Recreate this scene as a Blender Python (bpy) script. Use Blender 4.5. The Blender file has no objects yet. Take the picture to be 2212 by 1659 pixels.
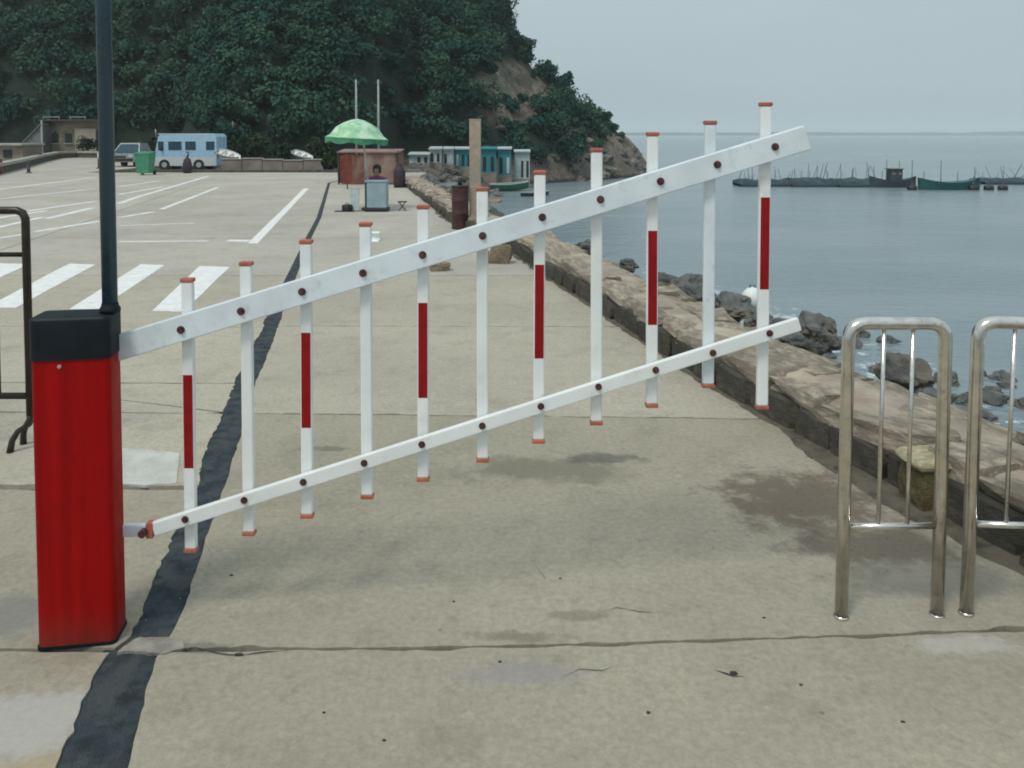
import bpy, bmesh, math, random
import numpy as np
from mathutils import Vector, Matrix, noise as mnoise
R = math.radians
random.seed(7)
rng = np.random.default_rng(11)
scene = bpy.context.scene
col = scene.collection

# ------------------------------------------------------------------ camera, world, sun, exposure
CAM_H, PITCH, FPX = 1.7, R(2.5), 1750.0
PW, PH, CX = 2212.0, 1659.0, 1106.0
Y0 = 290 + FPX * math.tan(PITCH)
cam_data = bpy.data.cameras.new('camera')
cam = bpy.data.objects.new('camera', cam_data)
col.objects.link(cam)
cam.location = (0, 0, CAM_H)
cam.rotation_euler = (R(90) - PITCH, 0, 0)
cam_data.sensor_width = 36
cam_data.lens = 36 * FPX / PW
cam_data.shift_y = -(PH / 2 - Y0) / PW
cam_data.clip_start = 0.05
cam_data.clip_end = 20000
scene.camera = cam

SUN_EL, SUN_AZ = R(58), R(215)      # azimuth: clockwise from +Y
world = bpy.data.worlds.new('World')
scene.world = world
world.use_nodes = True
wn, wl = world.node_tree.nodes, world.node_tree.links
wn.clear()
w_out = wn.new('ShaderNodeOutputWorld')
w_bg = wn.new('ShaderNodeBackground')
w_bg.inputs['Strength'].default_value = 0.1
w_sky = wn.new('ShaderNodeTexSky')
w_sky.sky_type = 'NISHITA'
w_sky.sun_disc = False
w_sky.sun_elevation = SUN_EL
w_sky.sun_rotation = SUN_AZ
w_sky.dust_density = 4.0
w_sky.air_density = 1.5
# overcast veil: smooth cloud layer, a little brighter overhead
w_tc = wn.new('ShaderNodeTexCoord')
w_sep = wn.new('ShaderNodeSeparateXYZ')
w_mr = wn.new('ShaderNodeMapRange')
w_mr.inputs[1].default_value = 0.0; w_mr.inputs[2].default_value = 1.0
w_ramp = wn.new('ShaderNodeMix'); w_ramp.data_type = 'RGBA'
w_ramp.inputs[6].default_value = (3.9, 4.85, 5.35, 1)
w_ramp.inputs[7].default_value = (6.7, 7.7, 8.1, 1)
w_noise = wn.new('ShaderNodeTexNoise')
w_noise.inputs['Scale'].default_value = 2.2; w_noise.inputs['Detail'].default_value = 4
w_map = wn.new('ShaderNodeMapping'); w_map.inputs['Scale'].default_value = (1, 1, 4)
w_nm = wn.new('ShaderNodeMapRange'); w_nm.inputs[1].default_value = .3; w_nm.inputs[2].default_value = .7
w_nm.inputs[3].default_value = 0.955; w_nm.inputs[4].default_value = 1.045
w_mul = wn.new('ShaderNodeVectorMath'); w_mul.operation = 'SCALE'
w_mix = wn.new('ShaderNodeMix'); w_mix.data_type = 'RGBA'
w_mix.inputs[0].default_value = 0.9
wl.new(w_tc.outputs['Generated'], w_sep.inputs[0])
wl.new(w_sep.outputs['Z'], w_mr.inputs[0])
wl.new(w_mr.outputs[0], w_ramp.inputs[0])
wl.new(w_tc.outputs['Generated'], w_map.inputs[0]); wl.new(w_map.outputs[0], w_noise.inputs['Vector'])
wl.new(w_noise.outputs[0], w_nm.inputs[0])
wl.new(w_ramp.outputs[2], w_mul.inputs[0]); wl.new(w_nm.outputs[0], w_mul.inputs['Scale'])
wl.new(w_sky.outputs[0], w_mix.inputs[6])
wl.new(w_mul.outputs[0], w_mix.inputs[7])
wl.new(w_mix.outputs[2], w_bg.inputs['Color'])
wl.new(w_bg.outputs[0], w_out.inputs['Surface'])

sun_d = bpy.data.lights.new('sun', 'SUN')
sun_d.energy = 1.5
sun_d.angle = R(14)
sun_d.color = (1.0, 0.95, 0.87)
sun = bpy.data.objects.new('sun', sun_d)
col.objects.link(sun)
sd = Vector((math.sin(SUN_AZ) * math.cos(SUN_EL), math.cos(SUN_AZ) * math.cos(SUN_EL), math.sin(SUN_EL)))
sun.rotation_euler = (-sd).to_track_quat('-Z', 'Y').to_euler()

scene.view_settings.view_transform = 'Standard'
scene.view_settings.look = 'None'
scene.view_settings.gamma = 1
scene.view_settings.use_curve_mapping = False
scene.view_settings.exposure = 0.1
scene.render.engine = 'CYCLES'
scene.cycles.max_bounces = 6
scene.cycles.volume_bounces = 3
scene.cycles.filter_width = 1.9

# ------------------------------------------------------------------ helpers
def ray(px, py):
    u = (px - CX) / FPX; v = (Y0 - py) / FPX
    return Vector((u, math.cos(PITCH) + v * math.sin(PITCH), -math.sin(PITCH) + v * math.cos(PITCH)))
def at(px, py, Y):
    d = ray(px, py); return Vector((0, 0, CAM_H)) + d * (Y / d.y)
def gnd(px, py, z=0.0):
    d = ray(px, py); return Vector((0, 0, CAM_H)) + d * ((z - CAM_H) / d.z)

def tag(o, label=None, cat=None, group=None, kind=None):
    if label: o['label'] = label
    if cat: o['category'] = cat
    if group: o['group'] = group
    if kind: o['kind'] = kind
    return o
def empty(name, loc, label, cat, group=None, rz=0):
    o = bpy.data.objects.new(name, None); col.objects.link(o)
    o.location = loc; o.rotation_euler = (0, 0, rz); o.empty_display_size = .2
    return tag(o, label, cat, group)
def copy_tree(o, parent=None):
    c = o.copy(); col.objects.link(c)
    if parent: c.parent = parent
    for ch in list(o.children): copy_tree(ch, c)
    return c

class MB:
    """collects verts and faces for one mesh object"""
    def __init__(s): s.v = []; s.f = []; s.sm = []
    def add(s, vs, fs, smooth=False):
        n = len(s.v); s.v += [tuple(p) for p in vs]
        s.f += [[n + i for i in f] for f in fs]; s.sm += [smooth] * len(fs); return s
    def box(s, c, d, rz=0, rot=None, bev=0.0):
        hx, hy, hz = d[0] / 2, d[1] / 2, d[2] / 2
        b = min(bev, hx * .49, hy * .49, hz * .49)
        M = rot if rot else Matrix.Rotation(rz, 3, 'Z')
        c = Vector(c)
        if b <= 0:
            vs = [c + M @ Vector((x * hx, y * hy, z * hz)) for z in (-1, 1) for y in (-1, 1) for x in (-1, 1)]
            return s.add(vs, [(0, 2, 3, 1), (4, 5, 7, 6), (0, 1, 5, 4), (2, 6, 7, 3), (0, 4, 6, 2), (1, 3, 7, 5)])
        bm = bmesh.new(); bmesh.ops.create_cube(bm, size=1)
        for v in bm.verts: v.co = Vector((v.co.x * d[0], v.co.y * d[1], v.co.z * d[2]))
        bmesh.ops.bevel(bm, geom=bm.edges[:], offset=b, segments=2, affect='EDGES', profile=.5)
        vs = [c + M @ v.co for v in bm.verts]
        fs = [[v.index for v in f.verts] for f in bm.faces]
        bm.free(); return s.add(vs, fs)
    def tube(s, pts, r, n=12, cap=True, smooth=True):
        pts = [Vector(p) for p in pts]
        rs = r if isinstance(r, (list, tuple)) else [r] * len(pts)
        vs = []; fs = []; ref = None
        for i, p in enumerate(pts):
            if i == 0: t = pts[1] - p
            elif i == len(pts) - 1: t = p - pts[i - 1]
            else: t = (p - pts[i - 1]).normalized() + (pts[i + 1] - p).normalized()
            t.normalize()
            if ref is None: ref = Vector((1, 0, 0)) if abs(t.x) < .9 else Vector((0, 1, 0))
            a = (ref - t * ref.dot(t)).normalized(); ref = a; b = t.cross(a)
            for k in range(n):
                an = 2 * math.pi * k / n
                vs.append(p + (a * math.cos(an) + b * math.sin(an)) * rs[i])
        for i in range(len(pts) - 1):
            for k in range(n):
                k2 = (k + 1) % n
                fs.append((i * n + k, i * n + k2, (i + 1) * n + k2, (i + 1) * n + k))
        s.add(vs, fs, smooth)
        if cap:
            m = len(s.v) - len(vs)
            s.f.append([m + k for k in reversed(range(n))]); s.f.append([m + (len(pts) - 1) * n + k for k in range(n)]); s.sm += [False, False]
        return s
    def prism(s, poly, z0, z1):
        n = len(poly)
        vs = [(p[0], p[1], z0) for p in poly] + [(p[0], p[1], z1) for p in poly]
        fs = [list(reversed(range(n))), list(range(n, 2 * n))] + [(i, (i + 1) % n, n + (i + 1) % n, n + i) for i in range(n)]
        return s.add(vs, fs)
    def prism_y(s, poly, y0, y1):            # polygon in the x-z plane pushed along y
        n = len(poly)
        vs = [(p[0], y0, p[1]) for p in poly] + [(p[0], y1, p[1]) for p in poly]
        fs = [list(range(n)), list(reversed(range(n, 2 * n)))] + [(i, n + i, n + (i + 1) % n, (i + 1) % n) for i in range(n)]
        return s.add(vs, fs)
    def lathe(s, prof, c=(0, 0, 0), n=20, smooth=True):
        vs = []; fs = []
        for r, z in prof:
            for k in range(n):
                a = 2 * math.pi * k / n; vs.append((c[0] + r * math.cos(a), c[1] + r * math.sin(a), c[2] + z))
        for i in range(len(prof) - 1):
            for k in range(n):
                k2 = (k + 1) % n; fs.append((i * n + k, i * n + k2, (i + 1) * n + k2, (i + 1) * n + k))
        return s.add(vs, fs, smooth)
    def mesh(s, name, m):
        me = bpy.data.meshes.new(name); me.from_pydata(s.v, [], s.f); me.validate()
        if len(me.polygons) == len(s.sm): me.polygons.foreach_set('use_smooth', s.sm)
        me.materials.append(m); me.update(); return me
    def build(s, name, m, parent=None, loc=None):
        o = bpy.data.objects.new(name, s.mesh(name, m)); col.objects.link(o)
        if parent: o.parent = parent
        if loc is not None: o.location = loc
        return o

# ------------------------------------------------------------------ materials
def nn(t, typ, **kw):
    n = t.nodes.new(typ)
    for k, v in kw.items(): setattr(n, k, v)
    return n
def noise_node(t, vec, scale, detail=4, rough=.55):
    n = nn(t, 'ShaderNodeTexNoise')
    n.inputs['Scale'].default_value = scale; n.inputs['Detail'].default_value = detail; n.inputs['Roughness'].default_value = rough
    t.links.new(vec, n.inputs['Vector']); return n.outputs[0]
def mrange(t, v, a, b, c=0., d=1., smooth=True):
    n = nn(t, 'ShaderNodeMapRange')
    if smooth: n.interpolation_type = 'SMOOTHSTEP'
    t.links.new(v, n.inputs[0])
    for i, x in enumerate((a, b, c, d)): n.inputs[i + 1].default_value = x
    return n.outputs[0]
def mixc(t, fac, a, b, mode='MIX'):
    n = nn(t, 'ShaderNodeMix'); n.data_type = 'RGBA'; n.blend_type = mode
    for s_, x in ((0, fac), (6, a), (7, b)):
        if isinstance(x, (int, float)): n.inputs[s_].default_value = x
        elif isinstance(x, tuple): n.inputs[s_].default_value = (x[0], x[1], x[2], 1)
        else: t.links.new(x, n.inputs[s_])
    return n.outputs[2]
def math_(t, op, a, b=None):
    n = nn(t, 'ShaderNodeMath'); n.operation = op
    for i, x in enumerate((a, b)):
        if x is None: continue
        if isinstance(x, (int, float)): n.inputs[i].default_value = x
        else: t.links.new(x, n.inputs[i])
    return n.outputs[0]
def base_mat(name):
    m = bpy.data.materials.new(name); m.use_nodes = True
    t = m.node_tree; return m, t, t.nodes['Principled BSDF']
def mat(name, c, rough=.6, metal=0., var=.15, scale=8., c2=None, bump=.0, bscale=40., dirt=None, rnd=0., spec=None):
    """c base colour; var lightness mottling; c2 second colour patches; dirt = colour of grime blotches"""
    m, t, b = base_mat(name)
    tc = nn(t, 'ShaderNodeTexCoord').outputs['Object']
    n1 = noise_node(t, tc, scale)
    lo = tuple(x * (1 - var) for x in c); hi = tuple(min(1, x * (1 + var)) for x in c)
    cc = mixc(t, mrange(t, n1, .3, .7), lo, hi)
    if c2: cc = mixc(t, mrange(t, noise_node(t, tc, scale * .6, 6, .65), .46, .6), cc, c2)
    if dirt: cc = mixc(t, mrange(t, noise_node(t, tc, scale * 1.7, 8, .7), .52, .72, 0, .75), cc, dirt)
    if rnd:
        oi = nn(t, 'ShaderNodeObjectInfo').outputs['Random']
        hs = nn(t, 'ShaderNodeHueSaturation'); t.links.new(mrange(t, oi, 0, 1, 1 - rnd, 1 + rnd, False), hs.inputs['Value'])
        t.links.new(cc, hs.inputs['Color']); cc = hs.outputs[0]
    t.links.new(cc, b.inputs['Base Color'])
    b.inputs['Metallic'].default_value = metal
    t.links.new(mrange(t, n1, .2, .8, max(0, rough - .08), min(1, rough + .08)), b.inputs['Roughness'])
    if spec is not None: b.inputs['Specular IOR Level'].default_value = spec
    if bump:
        bn = nn(t, 'ShaderNodeBump'); bn.inputs['Strength'].default_value = bump; bn.inputs['Distance'].default_value = .02
        t.links.new(noise_node(t, tc, bscale, 6, .6), bn.inputs['Height']); t.links.new(bn.outputs[0], b.inputs['Normal'])
    return m

def concrete_mat(name, base, stains=(), rnd=.04, fine=1.):
    m, t, b = base_mat(name)
    P = nn(t, 'ShaderNodeNewGeometry').outputs['Position']
    big = noise_node(t, P, .55, 5, .6); mid = noise_node(t, P, 3.1, 7, .68); fin = noise_node(t, P, 38, 4, .7); grit = noise_node(t, P, 130, 2, .6)
    c = mixc(t, mrange(t, big, .33, .67), tuple(x * .9 for x in base), tuple(x * 1.08 for x in base))
    c = mixc(t, mrange(t, mid, .48, .72, 0, .6), c, tuple(x * q for x, q in zip(base, (.70, .71, .69))))
    m2 = noise_node(t, P, 11., 5, .7)
    c = mixc(t, mrange(t, m2, .54, .7, 0, .5), c, tuple(x * q for x, q in zip(base, (.68, .68, .66))))
    c = mixc(t, mrange(t, m2, .44, .3, 0, .5), c, tuple(x * q for x, q in zip(base, (1.2, 1.19, 1.17))))
    c = mixc(t, mrange(t, noise_node(t, P, 1.1, 6, .7), .56, .66, 0, .3), c, tuple(x * q for x, q in zip(base, (.78, .82, .88))))
    c = mixc(t, mrange(t, mid, .25, .42, .35, 0), c, tuple(x * q for x, q in zip(base, (1.16, 1.15, 1.14))))
    c = mixc(t, mrange(t, fin, .3, .7, 0, 1), c, mixc(t, 1., c, (.80, .80, .79), 'MULTIPLY'))
    c = mixc(t, mrange(t, grit, .58, .75, 0, .55), c, tuple(x * .6 for x in base))
    # sparse dark pits and chips
    vo = nn(t, 'ShaderNodeTexVoronoi'); vo.inputs['Scale'].default_value = 5.5; t.links.new(P, vo.inputs['Vector'])
    pit = math_(t, 'LESS_THAN', math_(t, 'ADD', vo.outputs['Distance'], math_(t, 'MULTIPLY', fin, .12)), .105)
    sel = mrange(t, noise_node(t, P, 1.3, 2), .5, .56)
    c = mixc(t, math_(t, 'MULTIPLY', math_(t, 'MULTIPLY', pit, sel), .55), c, tuple(x * .33 for x in base))
    sepn = nn(t, 'ShaderNodeSeparateXYZ'); t.links.new(P, sepn.inputs[0])
    for (x, y, rx, ry, colr, k, sc) in stains:
        dx = math_(t, 'DIVIDE', math_(t, 'SUBTRACT', sepn.outputs[0], x), rx)
        dy = math_(t, 'DIVIDE', math_(t, 'SUBTRACT', sepn.outputs[1], y), ry)
        d = math_(t, 'SQRT', math_(t, 'ADD', math_(t, 'MULTIPLY', dx, dx), math_(t, 'MULTIPLY', dy, dy)))
        d = math_(t, 'ADD', d, math_(t, 'MULTIPLY', math_(t, 'SUBTRACT', noise_node(t, P, sc, 8, .72), .5), 2.6))
        c = mixc(t, mrange(t, d, 1.15, .45, 0, k), c, colr)
    if rnd:
        oi = nn(t, 'ShaderNodeObjectInfo').outputs['Random']
        hs = nn(t, 'ShaderNodeHueSaturation'); t.links.new(mrange(t, oi, 0, 1, 1 - rnd, 1 + rnd, False), hs.inputs['Value'])
        t.links.new(c, hs.inputs['Color']); c = hs.outputs[0]
    t.links.new(c, b.inputs['Base Color'])
    b.inputs['Roughness'].default_value = .88; b.inputs['Specular IOR Level'].default_value = .25
    bn = nn(t, 'ShaderNodeBump'); bn.inputs['Strength'].default_value = .55 * fine; bn.inputs['Distance'].default_value = .012
    t.links.new(math_(t, 'ADD', math_(t, 'MULTIPLY', mid, .8), math_(t, 'MULTIPLY', fin, .35)), bn.inputs['Height'])
    t.links.new(bn.outputs[0], b.inputs['Normal'])
    return m

def SG(px, py, rpx, rpy):      # a stain centred and sized where it shows on the ground
    c = gnd(px, py); a = gnd(px + rpx, py); b = gnd(px, py - rpy); d = gnd(px, py + rpy)
    return (c.x, c.y, abs(a.x - c.x), abs(b.y - d.y) / 2)
STAINS = [
    SG(1180, 1015, 210, 34) + ((.16, .15, .11), .7, 4.),
    SG(1300, 990, 90, 14) + ((.10, .10, .08), .7, 8.),
    SG(1740, 1080, 210, 80) + ((.135, .105, .078), .85, 9.),
    SG(1900, 1180, 200, 50) + ((.13, .11, .085), .9, 5.),
    SG(1120, 1455, 150, 30) + ((.27, .25, .26), .55, 9.),
    SG(1120, 1375, 120, 16) + ((.15, .14, .10), .6, 8.),
    SG(2080, 1395, 130, 24) + ((.46, .44, .41), .5, 11.),
    SG(60, 1560, 200, 80) + ((.45, .44, .43), .6, 7.),
    SG(30, 1330, 110, 60) + ((.15, .16, .16), .55, 4.),
    SG(1250, 1330, 80, 14) + ((.16, .145, .11), .5, 8.),
    SG(700, 970, 60, 6) + ((.12, .12, .09), .6, 10.),
    SG(430, 1400, 110, 12) + ((.12, .12, .10), .6, 9.),
    SG(2010, 1250, 230, 45) + ((.17, .165, .14), .6, 5.),
    SG(120, 1650, 120, 30) + ((.42, .33, .20), .5, 6.),
]
M = {}
M['concrete'] = concrete_mat('old_concrete', (.365, .336, .262), STAINS, .03)
M['concrete_far'] = concrete_mat('car_park_concrete', (.475, .45, .39), (), .05)
M['concrete_mid'] = concrete_mat('promenade_concrete', (.455, .42, .34), (), .04)
M['joint'] = mat('joint_grime', (.04, .038, .03), .95, var=.4, scale=30)
M['asphalt'] = mat('asphalt', (.05, .066, .076), .95, var=.35, scale=14, c2=(.085, .095, .098), bump=.8, bscale=160, spec=.2)
M['patch'] = mat('cement_patch', (.50, .50, .46), .9, var=.12, scale=6, dirt=(.34, .33, .29), bump=.3)
M['cement'] = mat('cement_bridge', (.27, .255, .215), .9, var=.25, scale=14, dirt=(.16, .12, .08), bump=.6)
M['road_paint'] = mat('road_paint', (.76, .76, .75), .75, var=.06, scale=7, dirt=(.5, .49, .45), bump=.2)
M['road_paint_worn'] = mat('worn_road_paint', (.70, .70, .68), .8, var=.12, scale=3, dirt=(.42, .41, .36))
M['white'] = mat('white_enamel', (.71, .77, .80), .38, var=.07, scale=7, dirt=(.50, .54, .56))
M['white_bright'] = mat('white_enamel_new', (.80, .82, .81), .35, var=.04, scale=5, dirt=(.68, .69, .67))
M['red_tape'] = mat('red_reflective_tape', (.27, .007, .010), .45, var=.12, scale=20, spec=.2)
M['red_cap'] = mat('red_plastic_cap', (.42, .12, .075), .6, var=.2, scale=30)
M['bolt'] = mat('rusty_bolt', (.11, .045, .045), .5, metal=.4, var=.4, scale=60)
M['red_box'] = mat('red_powder_coat', (.27, .0013, .0013), .55, var=.12, scale=3, dirt=(.15, .0015, .0012), bump=.05, bscale=90, spec=.12)
M['black_cap'] = mat('black_moulded_cap', (.006, .011, .016), .5, var=.3, scale=10, spec=.25)
M['pole'] = mat('blue_grey_pole', (.035, .075, .105), .3, var=.12, scale=8)
M['steel'] = mat('stainless_steel', (.72, .68, .62), .2, metal=1., var=.12, scale=20, dirt=(.42, .38, .32))
M['brown_tube'] = mat('dark_brown_tube', (.035, .025, .02), .4, metal=.3, var=.3, scale=25)
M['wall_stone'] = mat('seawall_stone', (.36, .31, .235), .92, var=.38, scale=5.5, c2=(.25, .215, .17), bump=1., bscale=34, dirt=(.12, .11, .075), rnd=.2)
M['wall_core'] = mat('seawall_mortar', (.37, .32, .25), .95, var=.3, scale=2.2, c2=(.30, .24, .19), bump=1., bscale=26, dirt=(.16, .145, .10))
M['face_stone'] = mat('shaded_face_stone', (.085, .075, .058), .9, var=.4, scale=4, c2=(.055, .055, .045), bump=1., bscale=24, rnd=.2)  # dark tone paints in the shade on the wall face below the coping
M['moss_stone'] = mat('mossy_block', (.15, .11, .05), .9, var=.4, scale=7, c2=(.09, .10, .03), bump=1., bscale=22)
M['block_top'] = mat('pale_block_top', (.42, .38, .24), .9, var=.25, scale=9, bump=.6)
M['rock'] = mat('shore_rock', (.115, .115, .105), .8, var=.4, scale=1.6, c2=(.19, .165, .135), bump=1., bscale=9, rnd=.35)
M['rock_dark'] = mat('wet_rock', (.09, .10, .095), .6, var=.4, scale=1.6, c2=(.13, .12, .10), bump=1., bscale=9, rnd=.3)
M['pebble'] = mat('tan_stone', (.27, .22, .15), .9, var=.3, scale=9, bump=.8, rnd=.15)
M['foam'] = mat('sea_foam', (.72, .77, .76), .7, var=.1, scale=4)
M['float'] = mat('white_float', (.74, .78, .77), .5, var=.06, scale=4, dirt=(.55, .6, .56))
M['post'] = mat('tan_post', (.38, .31, .235), .85, var=.14, scale=9, c2=(.30, .27, .22), bump=.5)
M['drum'] = mat('maroon_drum', (.06, .016, .018), .55, var=.5, scale=7, dirt=(.03, .02, .02))
M['light_blue'] = mat('pale_blue_panel', (.27, .37, .42), .45, var=.1, scale=5)
M['dark_green'] = mat('dark_green_trim', (.02, .07, .05), .5, var=.2)
M['green_cloth'] = mat('green_cloth', (.30, .56, .33), .8, var=.15, scale=6, c2=(.50, .68, .54))
M['green_valance'] = mat('green_valance', (.075, .27, .14), .85, var=.25, scale=9)
M['pale_metal'] = mat('pale_metal', (.45, .47, .46), .4, metal=.3, var=.1)
M['black'] = mat('black_plastic', (.016, .016, .018), .5, var=.3)
M['magenta'] = mat('magenta_shirt', (.22, .05, .16), .85, var=.15)
M['skin'] = mat('skin', (.36, .2, .13), .55, var=.08)
M['hair'] = mat('black_hair', (.012, .010, .010), .6, var=.3, bump=.5)
M['brown_tarp'] = mat('red_brown_tarp', (.17, .075, .055), .8, var=.3, scale=2.5, c2=(.22, .14, .11), bump=.8, bscale=5)
M['pink_tarp'] = mat('faded_tarp', (.25, .16, .135), .85, var=.25, scale=2, c2=(.27, .21, .16), bump=.8, bscale=5)
M['maroon'] = mat('maroon_cloth', (.15, .035, .025), .85, var=.3, scale=6)
M['purple_dark'] = mat('dark_purple_sack', (.035, .022, .032), .7, var=.3, bump=1., bscale=8)
M['van'] = mat('pale_blue_van_paint', (.36, .56, .72), .3, var=.05, dirt=(.36, .44, .47))
M['van_low'] = mat('white_van_paint', (.56, .60, .60), .35, var=.05)
M['glass'] = mat('dark_blue_glass', (.015, .055, .085), .12, var=.2)
M['tyre'] = mat('tyre_rubber', (.02, .02, .02), .85, var=.2)
M['lamp_red'] = mat('red_lamp', (.22, .03, .03), .4)
M['bin_green'] = mat('green_bin_plastic', (.05, .24, .14), .5, var=.12, c2=(.07, .27, .17))
M['car'] = mat('silver_car_paint', (.34, .37, .37), .3, metal=.4, var=.06)
M['tan_wall'] = mat('weathered_plaster', (.21, .185, .14), .92, var=.25, scale=.9, c2=(.15, .13, .10), dirt=(.09, .085, .06))
M['beige_wall'] = mat('beige_plaster', (.33, .30, .245), .92, var=.1, scale=.9)
M['dark_roof'] = mat('dark_roof', (.05, .052, .045), .9, var=.3)
M['grey_sheet'] = mat('grey_metal_sheet', (.16, .17, .18), .6, metal=.2, var=.25, scale=2)
M['pale_trim'] = mat('pale_trim', (.34, .38, .37), .7, var=.15)
M['low_wall'] = mat('low_tan_wall', (.24, .205, .17), .92, var=.25, scale=1.2, dirt=(.15, .13, .10))
M['kerb'] = mat('dark_kerb', (.085, .08, .07), .92, var=.3, scale=3)
M['kerb_top'] = mat('pale_kerb', (.33, .33, .30), .9, var=.15, scale=3)
M['teal_panel'] = mat('teal_panel', (.025, .22, .26), .6, var=.25)
M['white_panel'] = mat('white_panel', (.42, .49, .49), .7, var=.15)
M['dark_open'] = mat('dark_interior', (.02, .03, .03), .9)
M['boat_green'] = mat('green_boat_paint', (.03, .14, .08), .5, var=.2)
M['boat_teal'] = mat('teal_boat_paint', (.012, .085, .09), .5, var=.25)
M['boat_dark'] = mat('dark_boat_paint', (.035, .055, .065), .6, var=.3)
M['net'] = mat('dark_blue_netting', (.035, .07, .082), .9, var=.45, scale=2.2, bump=1., bscale=12)
M['bamboo'] = mat('bamboo_pole', (.13, .145, .14), .8, var=.3)
M['bark'] = mat('bark', (.06, .05, .038), .9, var=.3, bump=1.)
M['orange'] = mat('orange_plastic', (.5, .2, .08), .6)

def foliage_mat(name, lo, hi, third, sc=.35):
    m, t, b = base_mat(name)
    P = nn(t, 'ShaderNodeNewGeometry').outputs['Position']
    n1 = noise_node(t, P, sc, 3, .6); n2 = noise_node(t, P, sc * 7, 4, .7)
    c = mixc(t, mrange(t, n1, .38, .64), lo, hi)
    c = mixc(t, mrange(t, noise_node(t, P, sc * .45, 2), .5, .66, 0, .7), c, third)
    c = mixc(t, mrange(t, n2, .35, .7, 0, .75), mixc(t, 1., c, (.72, .74, .76), 'MULTIPLY'), mixc(t, 1., c, (1.35, 1.35, 1.25), 'MULTIPLY'))
    t.links.new(c, b.inputs['Base Color']); b.inputs['Roughness'].default_value = .75
    b.inputs['Specular IOR Level'].default_value = .05
    return m
M['forest'] = foliage_mat('forest_leaves', (.018, .054, .044), (.055, .118, .076), (.024, .090, .082))
M['leaf'] = foliage_mat('bush_leaves', (.022, .042, .024), (.05, .07, .035), (.03, .05, .035), 1.)
M['hill_soil'] = mat('hill_undergrowth', (.012, .022, .016), .95, var=.4, scale=.5)

def red_coat():
    m, t, b = base_mat('sun_worn_red_coat')
    tc = nn(t, 'ShaderNodeTexCoord').outputs['Object']
    mp = nn(t, 'ShaderNodeMapping'); mp.inputs['Scale'].default_value = (26, 26, .9); t.links.new(tc, mp.inputs[0])
    st = noise_node(t, mp.outputs[0], 1., 5, .65); bl = noise_node(t, tc, 5, 6, .7); fi = noise_node(t, tc, 70, 3, .6)
    c = mixc(t, mrange(t, st, .3, .7), (.25, .001, .001), (.37, .002, .002))
    c = mixc(t, mrange(t, bl, .52, .75, 0, .5), c, (.16, .004, .003))
    sp = nn(t, 'ShaderNodeSeparateXYZ'); t.links.new(tc, sp.inputs[0])
    foot = mrange(t, math_(t, 'ADD', sp.outputs[2], math_(t, 'MULTIPLY', bl, .16)), .22, .06)
    c = mixc(t, math_(t, 'MULTIPLY', foot, .5), c, (.10, .05, .035))
    c = mixc(t, mrange(t, fi, .70, .76, 0, .6), c, (.36, .08, .06))
    t.links.new(c, b.inputs['Base Color']); t.links.new(mrange(t, bl, .3, .7, .42, .62), b.inputs['Roughness'])
    b.inputs['Specular IOR Level'].default_value = .15
    bn = nn(t, 'ShaderNodeBump'); bn.inputs['Strength'].default_value = .12; bn.inputs['Distance'].default_value = .01
    t.links.new(bl, bn.inputs['Height']); t.links.new(bn.outputs[0], b.inputs['Normal'])
    return m
M['red_box'] = red_coat()

# ------------------------------------------------------------------ ground: joint filler, slabs, asphalt strip
WALL = [(-3.9, 28.4), (-1.15, 15.6), (0, 11.7), (.79, 8.1), (1.15, 6.45), (1.37, 5.45), (1.54, 4.84), (1.70, 4.33), (1.82, 3.95), (2.02, 3.25), (2.2, 2.5), (2.45, 1.2), (2.6, 0), (2.7, -2)]
def wall_x(y):
    ys = [p[1] for p in reversed(WALL)]; xs = [p[0] for p in reversed(WALL)]
    return float(np.interp(y, ys, xs))
STRIP = [(1700, 105, 262), (1620, 138, 284), (1520, 186, 312), (1424, 227, 336), (1375, 273, 369), (1206, 356, 433), (1077, 413, 475), (966, 449, 515),
         (892, 482, 530), (804, 516, 562), (717, 560, 597), (650, 592, 620), (579, 628, 647), (520, 657, 670), (470, 684, 694), (395, 708, 714)]
SL = [gnd(a, y) for y, a, b in STRIP]; SR = [gnd(b, y) for y, a, b in STRIP]
def wig(y, k, amp=.012):
    return amp * (mnoise.noise(Vector((y * 3.1, k * 7.7, .3))) * 1.2 + mnoise.noise(Vector((y * 11, k * 3.3, 1.3))) * .7)
def strip_l(y): return float(np.interp(y, [p.y for p in SL], [p.x for p in SL])) + (wig(y, 1, .02) + .012 * mnoise.noise(Vector((y * 27, 1, 1))) if y < 9 else 0) if y > SL[0].y else SL[0].x - (SL[0].y - y) * .39
def strip_r(y): return float(np.interp(y, [p.y for p in SR], [p.x for p in SR])) + (wig(y, 2) + .006 * mnoise.noise(Vector((y * 27, 5, 1))) if y < 9 else 0) if y > SR[0].y else SR[0].x - (SR[0].y - y) * .39

sheet = MB().prism([(-75, -4), (2.6, -4), (2.6, 2.0), (1.9, 5), (.9, 9.5), (-.6, 15.6), (-3.9, 29), (-6, 36.2), (-18, 36.2), (-20, 60), (-75, 60)], -.35, -.028)
ground = sheet.build('ground', M['joint']); tag(ground, kind='structure')

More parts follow.
